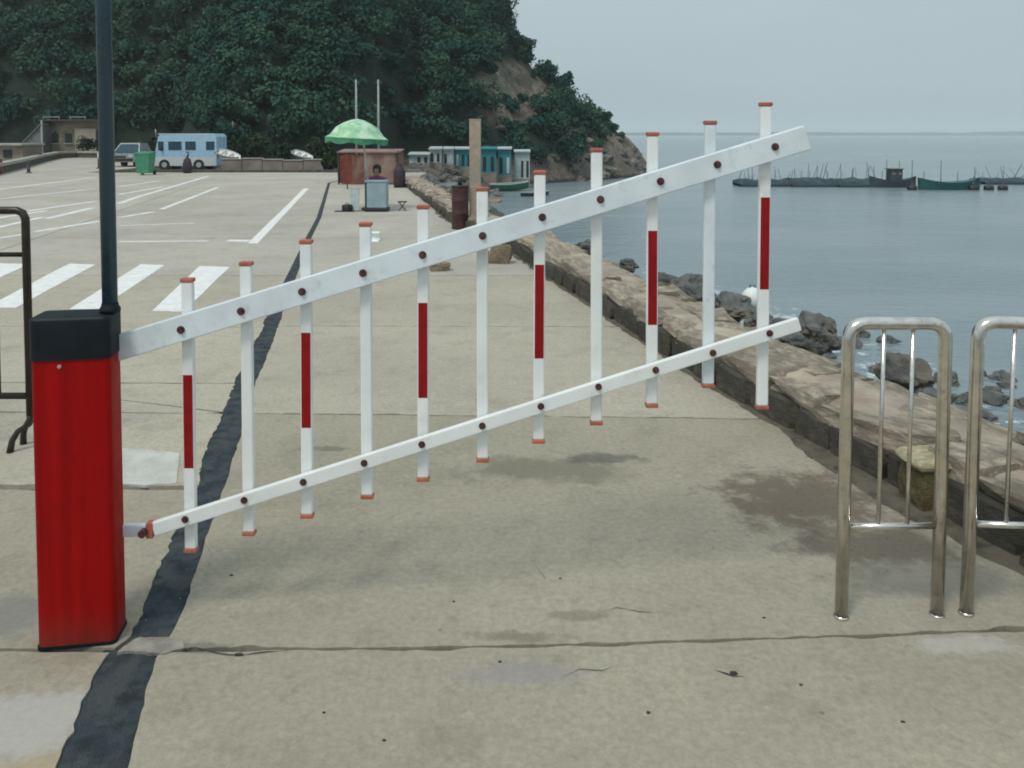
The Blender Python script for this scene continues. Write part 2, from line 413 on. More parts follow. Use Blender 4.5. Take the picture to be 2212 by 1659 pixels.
def jline(pts):
    P = [gnd(*p) for p in pts]; xs = [p.x for p in P]; ys = [p.y for p in P]
    def f(x, k=[0]):
        b = float(np.interp(x, xs, ys))
        return b
    return f
R_J = [lambda x: -1.5, lambda x: 1.15, jline([(300, 1404), (900, 1400), (1300, 1392), (2212, 1360)]), jline([(450, 892), (1640, 905)]), jline([(580, 704), (1380, 706)]), lambda x: 9.7]
L_J = [lambda x: -1.5, lambda x: 1.15, jline([(0, 1404), (300, 1404)]), jline([(0, 1052), (420, 1054)]), jline([(0, 890), (480, 893)]), jline([(0, 826), (500, 828)]), jline([(0, 705), (560, 707)]), lambda x: 9.7]
GAPS = {'R': [.01, .01, .015, .012, .01, .02], 'L': [.01, .01, .02, .05, .012, .014, .012, .02]}
def edge_y(f, x, k, side, g):
    w = .009 * (mnoise.noise(Vector((x * 5, k * 9.1, side))) + .7 * mnoise.noise(Vector((x * 17, k * 5.1, side))))
    chip = max(0, mnoise.noise(Vector((x * 9, k * 3.7, side * 5.5))) - .25) * .035
    return f(x) + side * (g / 2 + chip) + w
def slab(xl, xr, f0, f1, g0, g1, k, m, n=40):
    """xl, xr: functions of y; f0, f1: joint lines (functions of x)"""
    pts = []
    y0 = f0(0); y1 = f1(0)
    xa, xb = xl(y0 + .02), xr(y0 + .02)
    for i in range(n + 1):
        x = xa + (xb - xa) * i / n; pts.append((x, edge_y(f0, x, k, 1, g0)))
    for i in range(1, 48):
        y = y0 + (y1 - y0) * i / 48; pts.append((xr(y), y))
    xa, xb = xl(y1 - .02), xr(y1 - .02)
    for i in range(n + 1):
        x = xb + (xa - xb) * i / n; pts.append((x, edge_y(f1, x, k + .5, -1, g1)))
    for i in range(1, 48):
        y = y1 + (y0 - y1) * i / 48; pts.append((xl(y), y))
    o = MB().prism(pts, -.12, 0).build('concrete_slab', m, ground)
    return o
for i in range(len(R_J) - 1):
    slab(strip_r, lambda y: wall_x(y) + .12, R_J[i], R_J[i + 1], GAPS['R'][i], GAPS['R'][i + 1], i, M['concrete'] if i < 3 else M['concrete_mid'], 90)
for i in range(len(L_J) - 1):
    far_l = -3.2
    xs = [strip_l] + [(lambda q: (lambda y: -.9 - .203 * y - q))(4.2 * (k + 1)) for k in range(4)]
    for j in range(4):
        a, b = xs[j + 1], xs[j]
        if j: b2 = (lambda q: (lambda y: q(y) - .012))(b)
        else: b2 = b
        slab(a, b2, L_J[i], L_J[i + 1], GAPS['L'][i], GAPS['L'][i + 1], 20 + i + 10 * j, M['concrete'] if i < 3 else M['concrete_mid'], 40)
# car park slabs farther out
rows = [9.7, 13.2, 17.0, 21., 25.5, 30.5, 36.]
for i in range(len(rows) - 1):
    fa = (lambda q: (lambda x: q))(rows[i]); fb = (lambda q: (lambda x: q))(rows[i + 1])
    slab(strip_r, lambda y: wall_x(y) + .12, fa, fb, .02, .02, 60 + i, M['concrete_far'], 14)
    bs = [strip_l] + [(lambda q: (lambda y: -.9 - .203 * y - q))(4.2 * (k + 1)) for k in range(9)]
    for j in range(len(bs) - 1):
        b2 = bs[j] if j == 0 else (lambda q: (lambda y: q(y) - .02))(bs[j])
        slab(bs[j + 1], b2, fa, fb, .02, .02, 80 + i * 10 + j, M['concrete_far'], 14)
for i, (ya, yb) in enumerate([(36, 42), (42, 48), (48, 54), (54, 59.5)]):
    fa = (lambda q: (lambda x: q))(ya); fb = (lambda q: (lambda x: q))(yb)
    for j in range(7):
        xa, xb = -19 - 6 * (j + 1), -19 - 6 * j - .02
        slab((lambda q: (lambda y: q))(xa), (lambda q: (lambda y: q))(xb), fa, fb, .02, .02, 200 + i * 10 + j, M['concrete_far'], 8)
# asphalt strip in the long joint
ys = [(-1.5) + i * .04 for i in range(290)] + [10.2 + i for i in range(19)]
pl = [(strip_l(y) - .035, y) for y in ys]; pr = [(strip_r(y) + .035, y) for y in ys]
mb = MB(); vs = []
for a, b in zip(pl, pr): vs += [(a[0], a[1], -.008), ((a[0] + b[0]) / 2, a[1], -.004), (b[0], b[1], -.008)]
mb.add(vs, [(3 * i, 3 * i + 1, 3 * i + 4, 3 * i + 3) for i in range(len(ys) - 1)] + [(3 * i + 1, 3 * i + 2, 3 * i + 5, 3 * i + 4) for i in range(len(ys) - 1)])
tag(mb.build('asphalt_strip', M['asphalt']), kind='structure')
# ragged tar spilled on the slab left of the strip, and the narrow cement bridge across it
def blob(cx, cy, rx, ry, n, seed, z, name, m, parent=None, amp=.35, kind=None, z0=None):
    pts = []
    for i in range(n):
        a = 2 * math.pi * i / n
        k = 1 + amp * (mnoise.noise(Vector((math.cos(a) * 1.7, math.sin(a) * 1.7, seed))) + .6 * mnoise.noise(Vector((math.cos(a) * 6, math.sin(a) * 6, seed))))
        pts.append((cx + rx * k * math.cos(a), cy + ry * k * math.sin(a)))
    o = MB().prism(pts, z - .01 if z0 is None else z0, z).build(name, m, parent)
    if kind: tag(o, kind=kind)
    return o
br = [gnd(255, 1412), gnd(350, 1416), gnd(400, 1398), gnd(392, 1380), gnd(300, 1383), gnd(270, 1398)]
pts = []
for i in range(len(br)):
    a, b = br[i], br[(i + 1) % len(br)]
    for k in range(7):
        p = a.lerp(b, k / 7); pts.append((p.x + wig(p.x * 3 + p.y, 5, .012), p.y + wig(p.x * 4, 6, .012)))
tag(MB().prism(pts, -.02, .004).build('cement_bridge', M['cement']), kind='structure')
a, b, c, d = gnd(262 - 60, 1043), gnd(384, 1045), gnd(392, 975), gnd(262 - 50, 972)
pts = []
for p, q in ((a, b), (b, c), (c, d), (d, a)):
    for k in range(8):
        r_ = p.lerp(q, k / 8); pts.append((r_.x + wig(r_.x * 3 + r_.y, 8, .03), r_.y + wig(r_.x * 2 + 5, 9, .03)))
tag(MB().prism(pts, -.01, .004).build('cement_patch', M['patch']), kind='structure')

# silt lying against the foot of the seawall, pits and hairline cracks
out = []; inn = []
for k in range(240):
    y = 1.2 + k * .07
    inn.append((wall_x(y) + .06, y)); w = .07 + .10 * abs(mnoise.noise(Vector((0, y * 1.3, 4)))) + .05 * mnoise.noise(Vector((0, y * 7, 2)))
    if 2.9 < y < 4.6: w += .12 * math.sin((y - 2.9) / 1.7 * math.pi)
    out.append((wall_x(y) - max(.015, w), y))
vs = []
for a, b in zip(out, inn): vs += [(a[0], a[1], .0015), ((a[0] + b[0]) / 2, a[1], .008), (b[0], b[1], .02)]
M['silt'] = mat('damp_silt', (.12, .105, .075), .97, var=.4, scale=9, c2=(.17, .15, .11), bump=1., bscale=90)
tag(MB().add(vs, [(3 * i + j, 3 * i + j + 1, 3 * i + j + 4, 3 * i + j + 3) for i in range(len(out) - 1) for j in (0, 1)]).build('silt', M['silt']), 'dark silt gathered along the foot of the seawall', 'silt', kind='stuff')
def crack(pts, w):
    P = [gnd(*p) for p in pts]; L_ = []; R_ = []
    n = 30
    for i in range(n + 1):
        t_ = i / n * (len(P) - 1); j = min(int(t_), len(P) - 2); c = P[j].lerp(P[j + 1], t_ - j)
        c = c + Vector((0, .02 * mnoise.noise(Vector((c.x * 9, c.y * 3, 1))), 0)); ww = .55 * w * (.3 + abs(mnoise.noise(Vector((c.x * 14, 3, c.y))))) * math.sin(math.pi * (i + .3) / (n + .6))
        L_.append((c.x, c.y - ww, .003)); R_.append((c.x, c.y + ww, .003))
    return MB().add(L_ + R_, [(i, i + 1, n + 2 + i, n + 1 + i) for i in range(n)]).build('surface_crack', M['joint'], ground)
crack([(1210, 1462), (1250, 1444), (1300, 1450), (1342, 1440)], .006)
crack([(1290, 1320), (1330, 1312), (1380, 1322), (1440, 1318)], .004)
crack([(1125, 1168), (1150, 1210), (1180, 1255), (1172, 1290)], .003)
crack([(300, 1412), (420, 1404), (520, 1416), (640, 1402)], .009)
crack([(845, 966), (890, 962), (930, 970)], .006)
crack([(1540, 1450), (1580, 1456), (1605, 1454)], .009)
crack([(430, 1150), (455, 1200), (440, 1260)], .004)
for (px, py, r_) in [(1585, 1455, .014), (515, 1415, .014), (1080, 1430, .006), (500, 1243, .008), (1650, 1335, .006), (830, 1600, .006), (1400, 1540, .007), (1950, 1560, .006), (980, 1300, .005), (700, 1540, .005), (1730, 1480, .006), (1210, 1250, .006)]:
    q = gnd(px, py); blob(q.x, q.y, r_ * .9, r_ * .6, 12, px * .1, .003, 'surface_pit', M['joint'], ground, .6)

# painted markings: zebra stripes and parking lines
zebra = [((-210, 665), (-144, 665), (62, 571), (0, 569)), ((-30, 665), (34, 665), (205, 572), (149, 570)),
         ((149, 668), (216, 668), (356, 573), (304, 571)), ((328, 672), (395, 673), (497, 577), (432, 575))]
crossing = MB()
for q in zebra:
    P = [gnd(*p) for p in q]; pts = []
    for i in range(4):
        for k in range(6):
            p = P[i].lerp(P[(i + 1) % 4], k / 6); pts.append((p.x + wig(p.x * 5 + p.y, 3, .012), p.y + wig(p.x * 3, 4, .012)))
    tag(MB().prism(pts, -.002, .004).build('zebra_stripe', M['road_paint']), kind='structure')
def line(p, q, w, m, z=.004):
    a, b = gnd(*p), gnd(*q); d = (b - a).normalized(); n = Vector((-d.y, d.x, 0)) * w / 2
    k = 10; L = []; Rr = []
    for i in range(k + 1):
        c = a.lerp(b, i / k); L.append(c + n * (1 + .25 * mnoise.noise(c * 2))); Rr.append(c - n * (1 + .25 * mnoise.noise(c * 2 + Vector((9, 0, 0)))))
    tag(MB().prism([(v.x, v.y) for v in Rr + L[::-1]], -.002, z).build('parking_line', m), kind='structure')
line((546, 526), (662, 407), .15, M['road_paint'])
line((493, 520), (540, 521), .16, M['road_paint'], .007)
line((-40, 414), (206, 383), .16, M['road_paint_worn'])
line((60, 456), (206, 435), .16, M['road_paint_worn'])
line((103, 472), (200, 449), .16, M['road_paint_worn'])
line((255, 440), (300, 425), .16, M['road_paint_worn'])
line((300, 425), (449, 381), .16, M['road_paint_worn'], .007)
line((257, 420), (352, 404), .15, M['road_paint_worn'])
line((-60, 480), (100, 455), .15, M['road_paint_worn'])
line((-60, 505), (90, 470), .15, M['road_paint_worn'], .007)
line((-60, 436), (205, 408), .14, M['road_paint_worn'])
line((258, 403), (345, 391), .14, M['road_paint_worn'])
line((-60, 523), (62, 505), .15, M['road_paint_worn'])
line((80, 500), (215, 478), .14, M['road_paint_worn'])
line((258, 470), (330, 458), .14, M['road_paint_worn'])
line((350, 452), (470, 405), .13, M['road_paint_worn'])
line((257, 522), (450, 521), .10, M['road_paint_worn'])
line((257, 488), (420, 482), .07, M['road_paint_worn'])

# ------------------------------------------------------------------ water, shore, hill
WATER_Z = -2.5
def water_mat():
    m, t, b = base_mat('sea_water')
    P = nn(t, 'ShaderNodeNewGeometry').outputs['Position']
    mp = nn(t, 'ShaderNodeMapping'); mp.inputs['Scale'].default_value = (.55, 1., 1.); t.links.new(P, mp.inputs[0])
    w1 = noise_node(t, mp.outputs[0], 1.1, 5, .6); w2 = noise_node(t, mp.outputs[0], 4.2, 4, .6); w3 = noise_node(t, mp.outputs[0], .16, 3)
    h = math_(t, 'ADD', math_(t, 'MULTIPLY', w1, .5), math_(t, 'ADD', math_(t, 'MULTIPLY', w2, .14), math_(t, 'MULTIPLY', w3, .5)))
    bn = nn(t, 'ShaderNodeBump'); bn.inputs['Strength'].default_value = .8; bn.inputs['Distance'].default_value = .45
    t.links.new(h, bn.inputs['Height']); t.links.new(bn.outputs[0], b.inputs['Normal'])
    c = mixc(t, mrange(t, w3, .35, .65), (.17, .23, .25), (.21, .27, .29))
    # broken foam drifting off the rocks
    sp = nn(t, 'ShaderNodeSeparateXYZ'); t.links.new(P, sp.inputs[0])
    dd = math_(t, 'SUBTRACT', math_(t, 'ADD', sp.outputs[0], math_(t, 'MULTIPLY', sp.outputs[1], .17)), 7.0)
    near = math_(t, 'MULTIPLY', mrange(t, dd, 5.5, .6), mrange(t, sp.outputs[1], 30, 20))
    fn = noise_node(t, P, 2.3, 8, .75)
    fm = mrange(t, math_(t, 'ADD', fn, math_(t, 'MULTIPLY', near, .17)), .66, .74)
    fm = math_(t, 'MULTIPLY', fm, near)
    c = mixc(t, fm, c, (.62, .70, .69))
    t.links.new(mrange(t, fm, 0, 1, .22, .8), b.inputs['Roughness'])
    t.links.new(c, b.inputs['Base Color']); b.inputs['IOR'].default_value = 1.33
    return m
M['water'] = water_mat()
mb = MB().add([(-200, -60, WATER_Z), (5200, -60, WATER_Z), (5200, 5200, WATER_Z), (-3800, 5200, WATER_Z), (-3800, 165, WATER_Z), (-200, 165, WATER_Z)], [(0, 1, 2, 3, 4, 5)])
tag(mb.build('sea', M['water']), kind='structure')

SH_Y = [-6, 0, 6, 12, 19, 25, 32, 46, 60, 67, 74, 80, 88]
SH_X = [6.6, 6.0, 5.6, 5.1, 4.1, 2.6, .7, -1.8, -1.2, .6, 7.0, 13.2, 15.4]
def shore_x(y): return float(np.interp(y, SH_Y, SH_X))
def fbm(x, y, s, k=0.): return mnoise.noise(Vector((x * s, y * s, k))) + .5 * mnoise.noise(Vector((x * s * 2.1, y * s * 2.1, k + 3))) + .25 * mnoise.noise(Vector((x * s * 4.3, y * s * 4.3, k + 7)))
FOOT_X = [-80, -26, -19, -12, -8.5, -2, 4, 10, 15.5]
FOOT_Y = [63, 62, 49, 50, 63, 66, 70, 77, 84]
SIL_X = [-90, -60, -40, -25, -12, -6, -3, -1.3, .5, 2.8, 4.6, 6.1, 7.2, 10, 12.5, 13.8, 15.2, 20]
SIL_Z = [44, 42, 39, 34, 27, 21, 17.6, 14.6, 10.6, 8.3, 6.5, 5.3, 4.3, 3.1, 1.8, .2, -2.4, -6]
CLIFF = [(-1.6, 83., 4.2, 8.)]
def hill_h(x, y):
    yf = float(np.interp(x, FOOT_X, FOOT_Y)); yc = float(np.interp(x, [-80, -20, 0, 10, 15], [104, 98, 91, 90, 89]))
    zs = float(np.interp(x, SIL_X, SIL_Z))
    t = min(1, max(0, (y - yf) / (yc - yf)))
    t = t ** .8
    b = base_h(x, y)
    if y > yc: zs -= (y - yc) * .35 * min(1, max(0, (x + 14) / 10))
    h = b + (zs - b) * t
    if t > 0: h += fbm(x, y, .13, 2) * 1.3 * min(1, t * 3) * (1 if x < 5 else .45) 
    return h
def base_h(x, y):
    d = shore_x(y) - x
    z = -2.6 + min(2.0, .42 * d) if d > 0 else -2.6 + d * .45
    if y > 30: z = min(z, -.45 if x > -19 else -.2)
    return max(-6, z + .12 * fbm(x, y, .8, 5))
def grid(name, m, xs, ys, fn, kind='structure'):
    vs = [(x, y, fn(x, y)) for y in ys for x in xs]; nx = len(xs)
    fs = [(j * nx + i, j * nx + i + 1, (j + 1) * nx + i + 1, (j + 1) * nx + i) for j in range(len(ys) - 1) for i in range(nx - 1)]
    o = MB().add(vs, fs, True).build(name, m); return tag(o, kind=kind)

def hill_mat():
    m, t, b = base_mat('hill_surface')
    P = nn(t, 'ShaderNodeNewGeometry').outputs['Position']
    sp = nn(t, 'ShaderNodeSeparateXYZ'); t.links.new(P, sp.inputs[0])
    n1 = noise_node(t, P, .35, 6, .65); n2 = noise_node(t, P, 1.9, 9, .8)
    rock = mixc(t, mrange(t, n2, .3, .7), (.09, .09, .075), (.46, .39, .29))
    rock = mixc(t, mrange(t, n1, .5, .62, 0, .6), rock, (.17, .16, .14))
    rock = mixc(t, mrange(t, n1, .52, .6, 0, .5), rock, (.07, .085, .055))
    soil = mixc(t, mrange(t, n2, .35, .65), (.012, .034, .024), (.03, .064, .04))
    beach = mixc(t, mrange(t, n2, .35, .65), (.14, .125, .10), (.30, .26, .215))
    # bare rock to seaward and on the slip below the crest; undergrowth elsewhere
    f = mrange(t, math_(t, 'ADD', sp.outputs[0], math_(t, 'MULTIPLY', math_(t, 'SUBTRACT', n1, .5), 9.)), 3.0, 7.0)
    dx = math_(t, 'DIVIDE', math_(t, 'SUBTRACT', sp.outputs[0], .6), 4.1)
    dz = math_(t, 'DIVIDE', math_(t, 'SUBTRACT', sp.outputs[2], 5.8), 3.6)
    d = math_(t, 'ADD', math_(t, 'SQRT', math_(t, 'ADD', math_(t, 'MULTIPLY', dx, dx), math_(t, 'MULTIPLY', dz, dz))), math_(t, 'SUBTRACT', n2, .5))
    f = math_(t, 'MAXIMUM', f, mrange(t, d, 1.2, .8))
    c = mixc(t, f, soil, rock)
    c = mixc(t, mrange(t, math_(t, 'ADD', sp.outputs[2], math_(t, 'MULTIPLY', n2, .5)), .35, -.15), c, beach)
    c = mixc(t, mrange(t, math_(t, 'ADD', sp.outputs[2], math_(t, 'MULTIPLY', n2, .6)), -1.75, -2.1), c, (.05, .052, .045))
    t.links.new(c, b.inputs['Base Color']); b.inputs['Roughness'].default_value = .92
    bn = nn(t, 'ShaderNodeBump'); bn.inputs['Strength'].default_value = 1.; bn.inputs['Distance'].default_value = .8
    t.links.new(n2, bn.inputs['Height']); t.links.new(bn.outputs[0], b.inputs['Normal'])
    return m
M['hill'] = hill_mat()
def terrain(x, y):
    h = hill_h(x, y)
    if x > -2 and h > -2.2: h += .8 * abs(fbm(x, y, .45, 9)) + .3 * abs(fbm(x, y, 1.3, 4)) - .15
    return h
grid('hillside', M['hill'], list(np.concatenate([np.arange(-110, -24, 2.), np.arange(-24, 24, .5)])), list(np.concatenate([np.arange(36.1, 100, .6), np.arange(100, 150, 4.)])), terrain)
# shore slope below the seawall
ysh = list(np.arange(-6, 36.2, .35)); vs = []; nx = 16
for y in ysh:
    xw = wall_x(y) + .68 if y < 28 else -3.2 - (y - 28) * .35
    xs_ = shore_x(y) + 3.0
    for i in range(nx):
        k = i / (nx - 1); x = xw + (xs_ - xw) * k
        d = shore_x(y) - x; full = shore_x(y) - xw
        z = -2.55 + 2.5 * max(0, d / full) ** .9 if d > 0 else -2.55 + d * .4
        vs.append((x, y, z + .16 * fbm(x, y, 1.1, 4) * (0 if i == 0 else 1)))
fs = [(j * nx + i, j * nx + i + 1, (j + 1) * nx + i + 1, (j + 1) * nx + i) for j in range(len(ysh) - 1) for i in range(nx - 1)]
tag(MB().add(vs, fs, True).build('shore_slope', M['rock']), kind='structure')
# beach between car park and hill (left end of the wall)
tag(MB().prism([(-75, 59.6), (-19.6, 59.6), (-19.4, 36.3), (-5.9, 36.3), (-5.9, 37.4), (-17.8, 37.4), (-18.4, 60.6), (-75, 60.6)], -.9, -.06).build('verge', M['kerb']), kind='structure')

# far low coast on the horizon
vs = []; fs = []
n = 90
for i in range(n):
    x = -300 + 4200 * i / (n - 1); h = 9 + 7 * abs(fbm(x, 0, .0016, 1)) + 2 * fbm(x, 0, .01, 2)
    vs += [(x, 2600, -3), (x, 2620, WATER_Z + h), (x, 2800, -3)]
for i in range(n - 1): fs += [(3 * i, 3 * i + 3, 3 * i + 4, 3 * i + 1), (3 * i + 1, 3 * i + 4, 3 * i + 5, 3 * i + 2)]
tag(MB().add(vs, fs, True).build('far_coast', mat('far_coast', (.03, .05, .055), .9)), kind='structure')

# ------------------------------------------------------------------ foliage
def leaf_arrays(centers, radii, per, size, flat=.85):
    """quads scattered in the outer shell of lumpy crowns"""
    C = []; N = []; S = []
    for c, r in zip(centers, radii):
        lumps = rng.normal(size=(7, 3)); lumps /= np.linalg.norm(lumps, axis=1)[:, None]
        lumps = lumps * r * rng.uniform(.25, .75, (7, 1)) * np.array([1, 1, flat]); lumps[:, 2] += r * .15
        lr = r * rng.uniform(.38, .62, 7)
        k = rng.integers(0, 7, per)
        u = rng.normal(size=(per, 3)); u /= np.linalg.norm(u, axis=1)[:, None]
        u[:, 2] = np.where(rng.random(per) < .6, np.abs(u[:, 2]), u[:, 2])
        rad = lr[k] * rng.uniform(.7, 1.06, per)
        C.append(np.array(c) + lumps[k] + u * rad[:, None])
        N.append(u + rng.normal(size=(per, 3)) * .45); S.append(size * rng.uniform(.6, 1.3, per))
    C = np.concatenate(C); N = np.concatenate(N); S = np.concatenate(S)
    N /= np.linalg.norm(N, axis=1)[:, None]
    ref = rng.normal(size=C.shape); A = np.cross(N, ref); A /= np.linalg.norm(A, axis=1)[:, None]; B = np.cross(N, A)
    A = A * S[:, None] * .5; B = B * S[:, None] * .38
    V = np.stack([C - A, C - B, C + A, C + B], 1).reshape(-1, 3)
    return V
def leaf_mesh(name, V, m):
    nq = len(V) // 4; me = bpy.data.meshes.new(name)
    me.vertices.add(len(V)); me.vertices.foreach_set('co', V.astype(np.float32).ravel())
    me.loops.add(nq * 4); me.loops.foreach_set('vertex_index', np.arange(nq * 4, dtype=np.int32))
    me.polygons.add(nq); me.polygons.foreach_set('loop_start', np.arange(0, nq * 4, 4, dtype=np.int32))
    me.polygons.foreach_set('loop_total', np.full(nq, 4, dtype=np.int32))
    me.materials.append(m); me.update(); me.validate(); return me
cs = []; rs = []
tries = 0
for gy in np.arange(49, 112, 1.55):
    for gx in np.arange(-72, 13.5, 1.6):
        x = gx + random.uniform(-.8, .8); y = gy + random.uniform(-.8, .8)
        if y < np.interp(x, FOOT_X, FOOT_Y) + .8: continue
        if x < -y * .68 - 4: continue
        yc = float(np.interp(x, [-80, -20, 0, 10, 15], [104, 98, 91, 90, 89]))
        if y > yc + 6: continue
        z = terrain(x, y)
        if z < -1.2: continue
        cl = ((x - .6) / 3.7) ** 2 + ((z - 5.8) / 3.3) ** 2 + .9 * fbm(x, z, .5, 8)
        incl = cl < 1 and y < yc - 2
        if incl and random.random() < .66: continue
        bare = (x - 6.4) / 4.5 + .8 * fbm(x, y, .3, 6)
        if bare > 1.1: continue
        if bare > .25 and random.random() < .55: continue
        r = random.uniform(.95, 2.0) * (1 if bare < .1 else .5) * (.45 if incl else 1)
        cs.append((x, y, z + r * .55)); rs.append(r)
print('forest crowns', len(cs))
V = leaf_arrays(cs, rs, 620, .28)
fo = bpy.data.objects.new('forest', leaf_mesh('forest', V, M['forest'])); col.objects.link(fo)
tag(fo, 'dense dark green wood covering the steep hillside behind the car park', 'forest', kind='stuff')

def tree(x, y, h, r, label, conic=False, z=None, m='forest', name='tree', cat='tree', group=None, size=.3):
    z = terrain(x, y) if z is None else z
    root = empty(name, (x, y, z), label, cat, group)
    tk = MB().tube([(0, 0, -.4), (.05, 0, h * .35), (-.03, .04, h * .9)], [.11 * h / 4, .08 * h / 4, .03], 8)
    for k in range(5):
        a = random.uniform(0, 6.28); zz = h * random.uniform(.35, .7)
        tk.tube([(0, 0, zz), (math.cos(a) * r * .6, math.sin(a) * r * .6, zz + r * .4)], [.035, .012], 6)
    tk.build('trunk', M['bark'], root)
    if conic: c_ = [(0, 0, h * q) for q in (.35, .5, .65, .78, .9)]; rr = [r * q for q in (1, .85, .65, .45, .28)]
    else: c_ = [(random.uniform(-.3, .3) * r, random.uniform(-.3, .3) * r, h * q) for q in (.6, .75, .85)]; rr = [r, r * .85, r * .6]
    o = bpy.data.objects.new('crown', leaf_mesh('crown', leaf_arrays(c_, rr, 260, size), M[m])); col.objects.link(o); o.parent = root
    return root
tree(*[at(1098, 60, 91).x, 91], 4.0, .7, 'narrow pointed tree standing up on the skyline near the top of the hill', True)
tree(at(1080, 40, 91).x, 91, 3.2, 1.0, 'bushy tree on the skyline just left of the narrow pointed tree')
tree(at(1135, 100, 91).x, 90.5, 2.4, 1.1, 'round tree on the hill crest just right of the narrow pointed tree')
tree(at(1185, 130, 90).x, 90, 2.6, 1.1, 'dark tree leaning out from the crest midway down the skyline')
tree(at(1222, 185, 90).x, 90, 3.0, 1.0, 'lowest large tree on the skyline, where the crest turns to bare rock')

# ------------------------------------------------------------------ seawall
seawall = empty('seawall', (0, 0, 0), 'low rubble stone seawall running along the right edge of the concrete promenade', 'wall')
def wall_frame(s_):          # arc-length -> position, outward normal
    return None
WY = list(np.arange(-2, 28.4, .16))
def wframe(y):
    a = Vector((wall_x(y), y, 0)); b = Vector((wall_x(y + .5), y + .5, 0)); t = (b - a).normalized()
    return a, Vector((t.y, -t.x, 0)), t
prof = [(.03, -.3), (.03, .0), (.05, .14), (.07, .19), (.16, .235), (.28, .245), (.4, .235), (.52, .22), (.62, .17), (.7, .05), (.78, -.5)]
vs = []; npf = len(prof)
for y in WY:
    a, nrm, t = wframe(y)
    for i, (o_, z_) in enumerate(prof):
        k = Vector((a.x + nrm.x * o_, y + nrm.y * o_, z_))
        ns = fbm(k.x, k.y + z_, 2.2, 3) * .035 + fbm(k.x, k.y + z_ * 3, 7, 5) * .012
        if 2 <= i <= 9: k += Vector((nrm.x * ns * .6, 0, ns))
        vs.append(tuple(k))
fs = [(j * npf + i, j * npf + i + 1, (j + 1) * npf + i + 1, (j + 1) * npf + i) for j in range(len(WY) - 1) for i in range(npf - 1)]
MB().add(vs, [tuple(reversed(f)) for f in fs], True).build('core', M['wall_core'], seawall)
def stone_mesh(seed, m, sub=1, amp=.16, name='stone', r=.0):
    bm = bmesh.new(); bmesh.ops.create_cube(bm, size=1)
    bmesh.ops.subdivide_edges(bm, edges=bm.edges[:], cuts=sub, use_grid_fill=True)
    for v in bm.verts:
        q = v.co.copy(); q = q.lerp(q.normalized() * .6, .35)
        q += mnoise.noise_vector(q * 1.7 + Vector((seed * 3.1, seed * 1.7, 0))) * amp
        v.co = q
    me = bpy.data.meshes.new(name); bm.to_mesh(me); bm.free(); me.materials.append(m)
    for p in me.polygons: p.use_smooth = False
    return me
cop = [stone_mesh(i, M['wall_stone'], 2, .17) for i in range(9)]
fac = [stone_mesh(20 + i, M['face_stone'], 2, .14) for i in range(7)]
def place(me, name, loc, sc, rz, parent=None, tilt=.1):
    o = bpy.data.objects.new(name, me); col.objects.link(o); o.location = loc; o.scale = sc
    o.rotation_euler = (random.uniform(-tilt, tilt), random.uniform(-tilt, tilt), rz)
    if parent: o.parent = parent
    return o
y = -1.5
while y < 27.5:
    L = random.uniform(.28, .46) * (1 if y < 9 else 1.8)
    a, nrm, t = wframe(y + L / 2); rz = math.atan2(t.y, t.x)
    p = a + nrm * random.uniform(.015, .04)
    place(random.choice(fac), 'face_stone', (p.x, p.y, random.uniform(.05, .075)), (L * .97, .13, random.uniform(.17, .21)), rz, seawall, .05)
    y += L * abs(t.y)
for (off, wdt) in ((.16, .30), (.42, .30), (.63, .22)):
    y = -1.5 + random.random() * .3
    while y < 27.5:
        L = random.uniform(.3, .85) * (1 if y < 9 else 1.6)
        a, nrm, t = wframe(y + L / 2); rz = math.atan2(t.y, t.x) + random.uniform(-.12, .12)
        p = a + nrm * (off + random.uniform(-.03, .03))
        place(random.choice(cop), 'coping_stone', (p.x, p.y, (.175 if off < .3 else .16 if off < .6 else .10) + random.uniform(-.02, .012)), (L * .98, wdt * random.uniform(.85, 1.15), random.uniform(.13, .19)), rz, seawall, .09)
        y += L * abs(t.y)
# mossy block at the wall foot behind the steel barriers
g = gnd(2040, 1108)
blk = empty('stone_block', (g.x, g.y + .1, 0), 'square mossy stone block with a pale top, against the wall foot behind the steel barriers', 'stone block')
o = place(stone_mesh(77, M['moss_stone'], 3, .07), 'block', (.02, 0, .09), (.28, .2, .22), .1, blk, 0)
o = place(stone_mesh(78, M['block_top'], 3, .05), 'top', (.02, 0, .21), (.31, .22, .045), .1, blk, 0)

# boulders down the shore slope
bould = []
for i in range(9):
    bm = bmesh.new(); bmesh.ops.create_icosphere(bm, subdivisions=4, radius=.5)
    for v in bm.verts:
        q = v.co.copy()
        f = 1 + .5 * mnoise.noise(q * 2.4 + Vector((i * 5.3, 0, 0)))
        cell = mnoise.cell_vector(q * 2.3 + Vector((i * 2.1, 3, 0)))
        v.co = q * (f + .16 * mnoise.noise(q * 7 + Vector((i, 4, 0))) + .07 * mnoise.noise(q * 17)) + (cell - Vector((.5, .5, .5))) * .10
    me = bpy.data.meshes.new('boulder'); bm.to_mesh(me); bm.free(); bould.append(me)
bould_l = []
for me in bould: me.materials.append(M['rock'])
for me in bould:
    c = me.copy(); c.materials.clear(); c.materials.append(M['rock_dark']); bould_l.append(c)
def slope_z(x, y):
    xw = wall_x(y) + .68 if y < 28 else -3.2 - (y - 28) * .35
    d = shore_x(y) - x; full = shore_x(y) - xw
    return -2.55 + 2.5 * max(0, d / full) ** .9 if d > 0 else -2.55 + d * .4
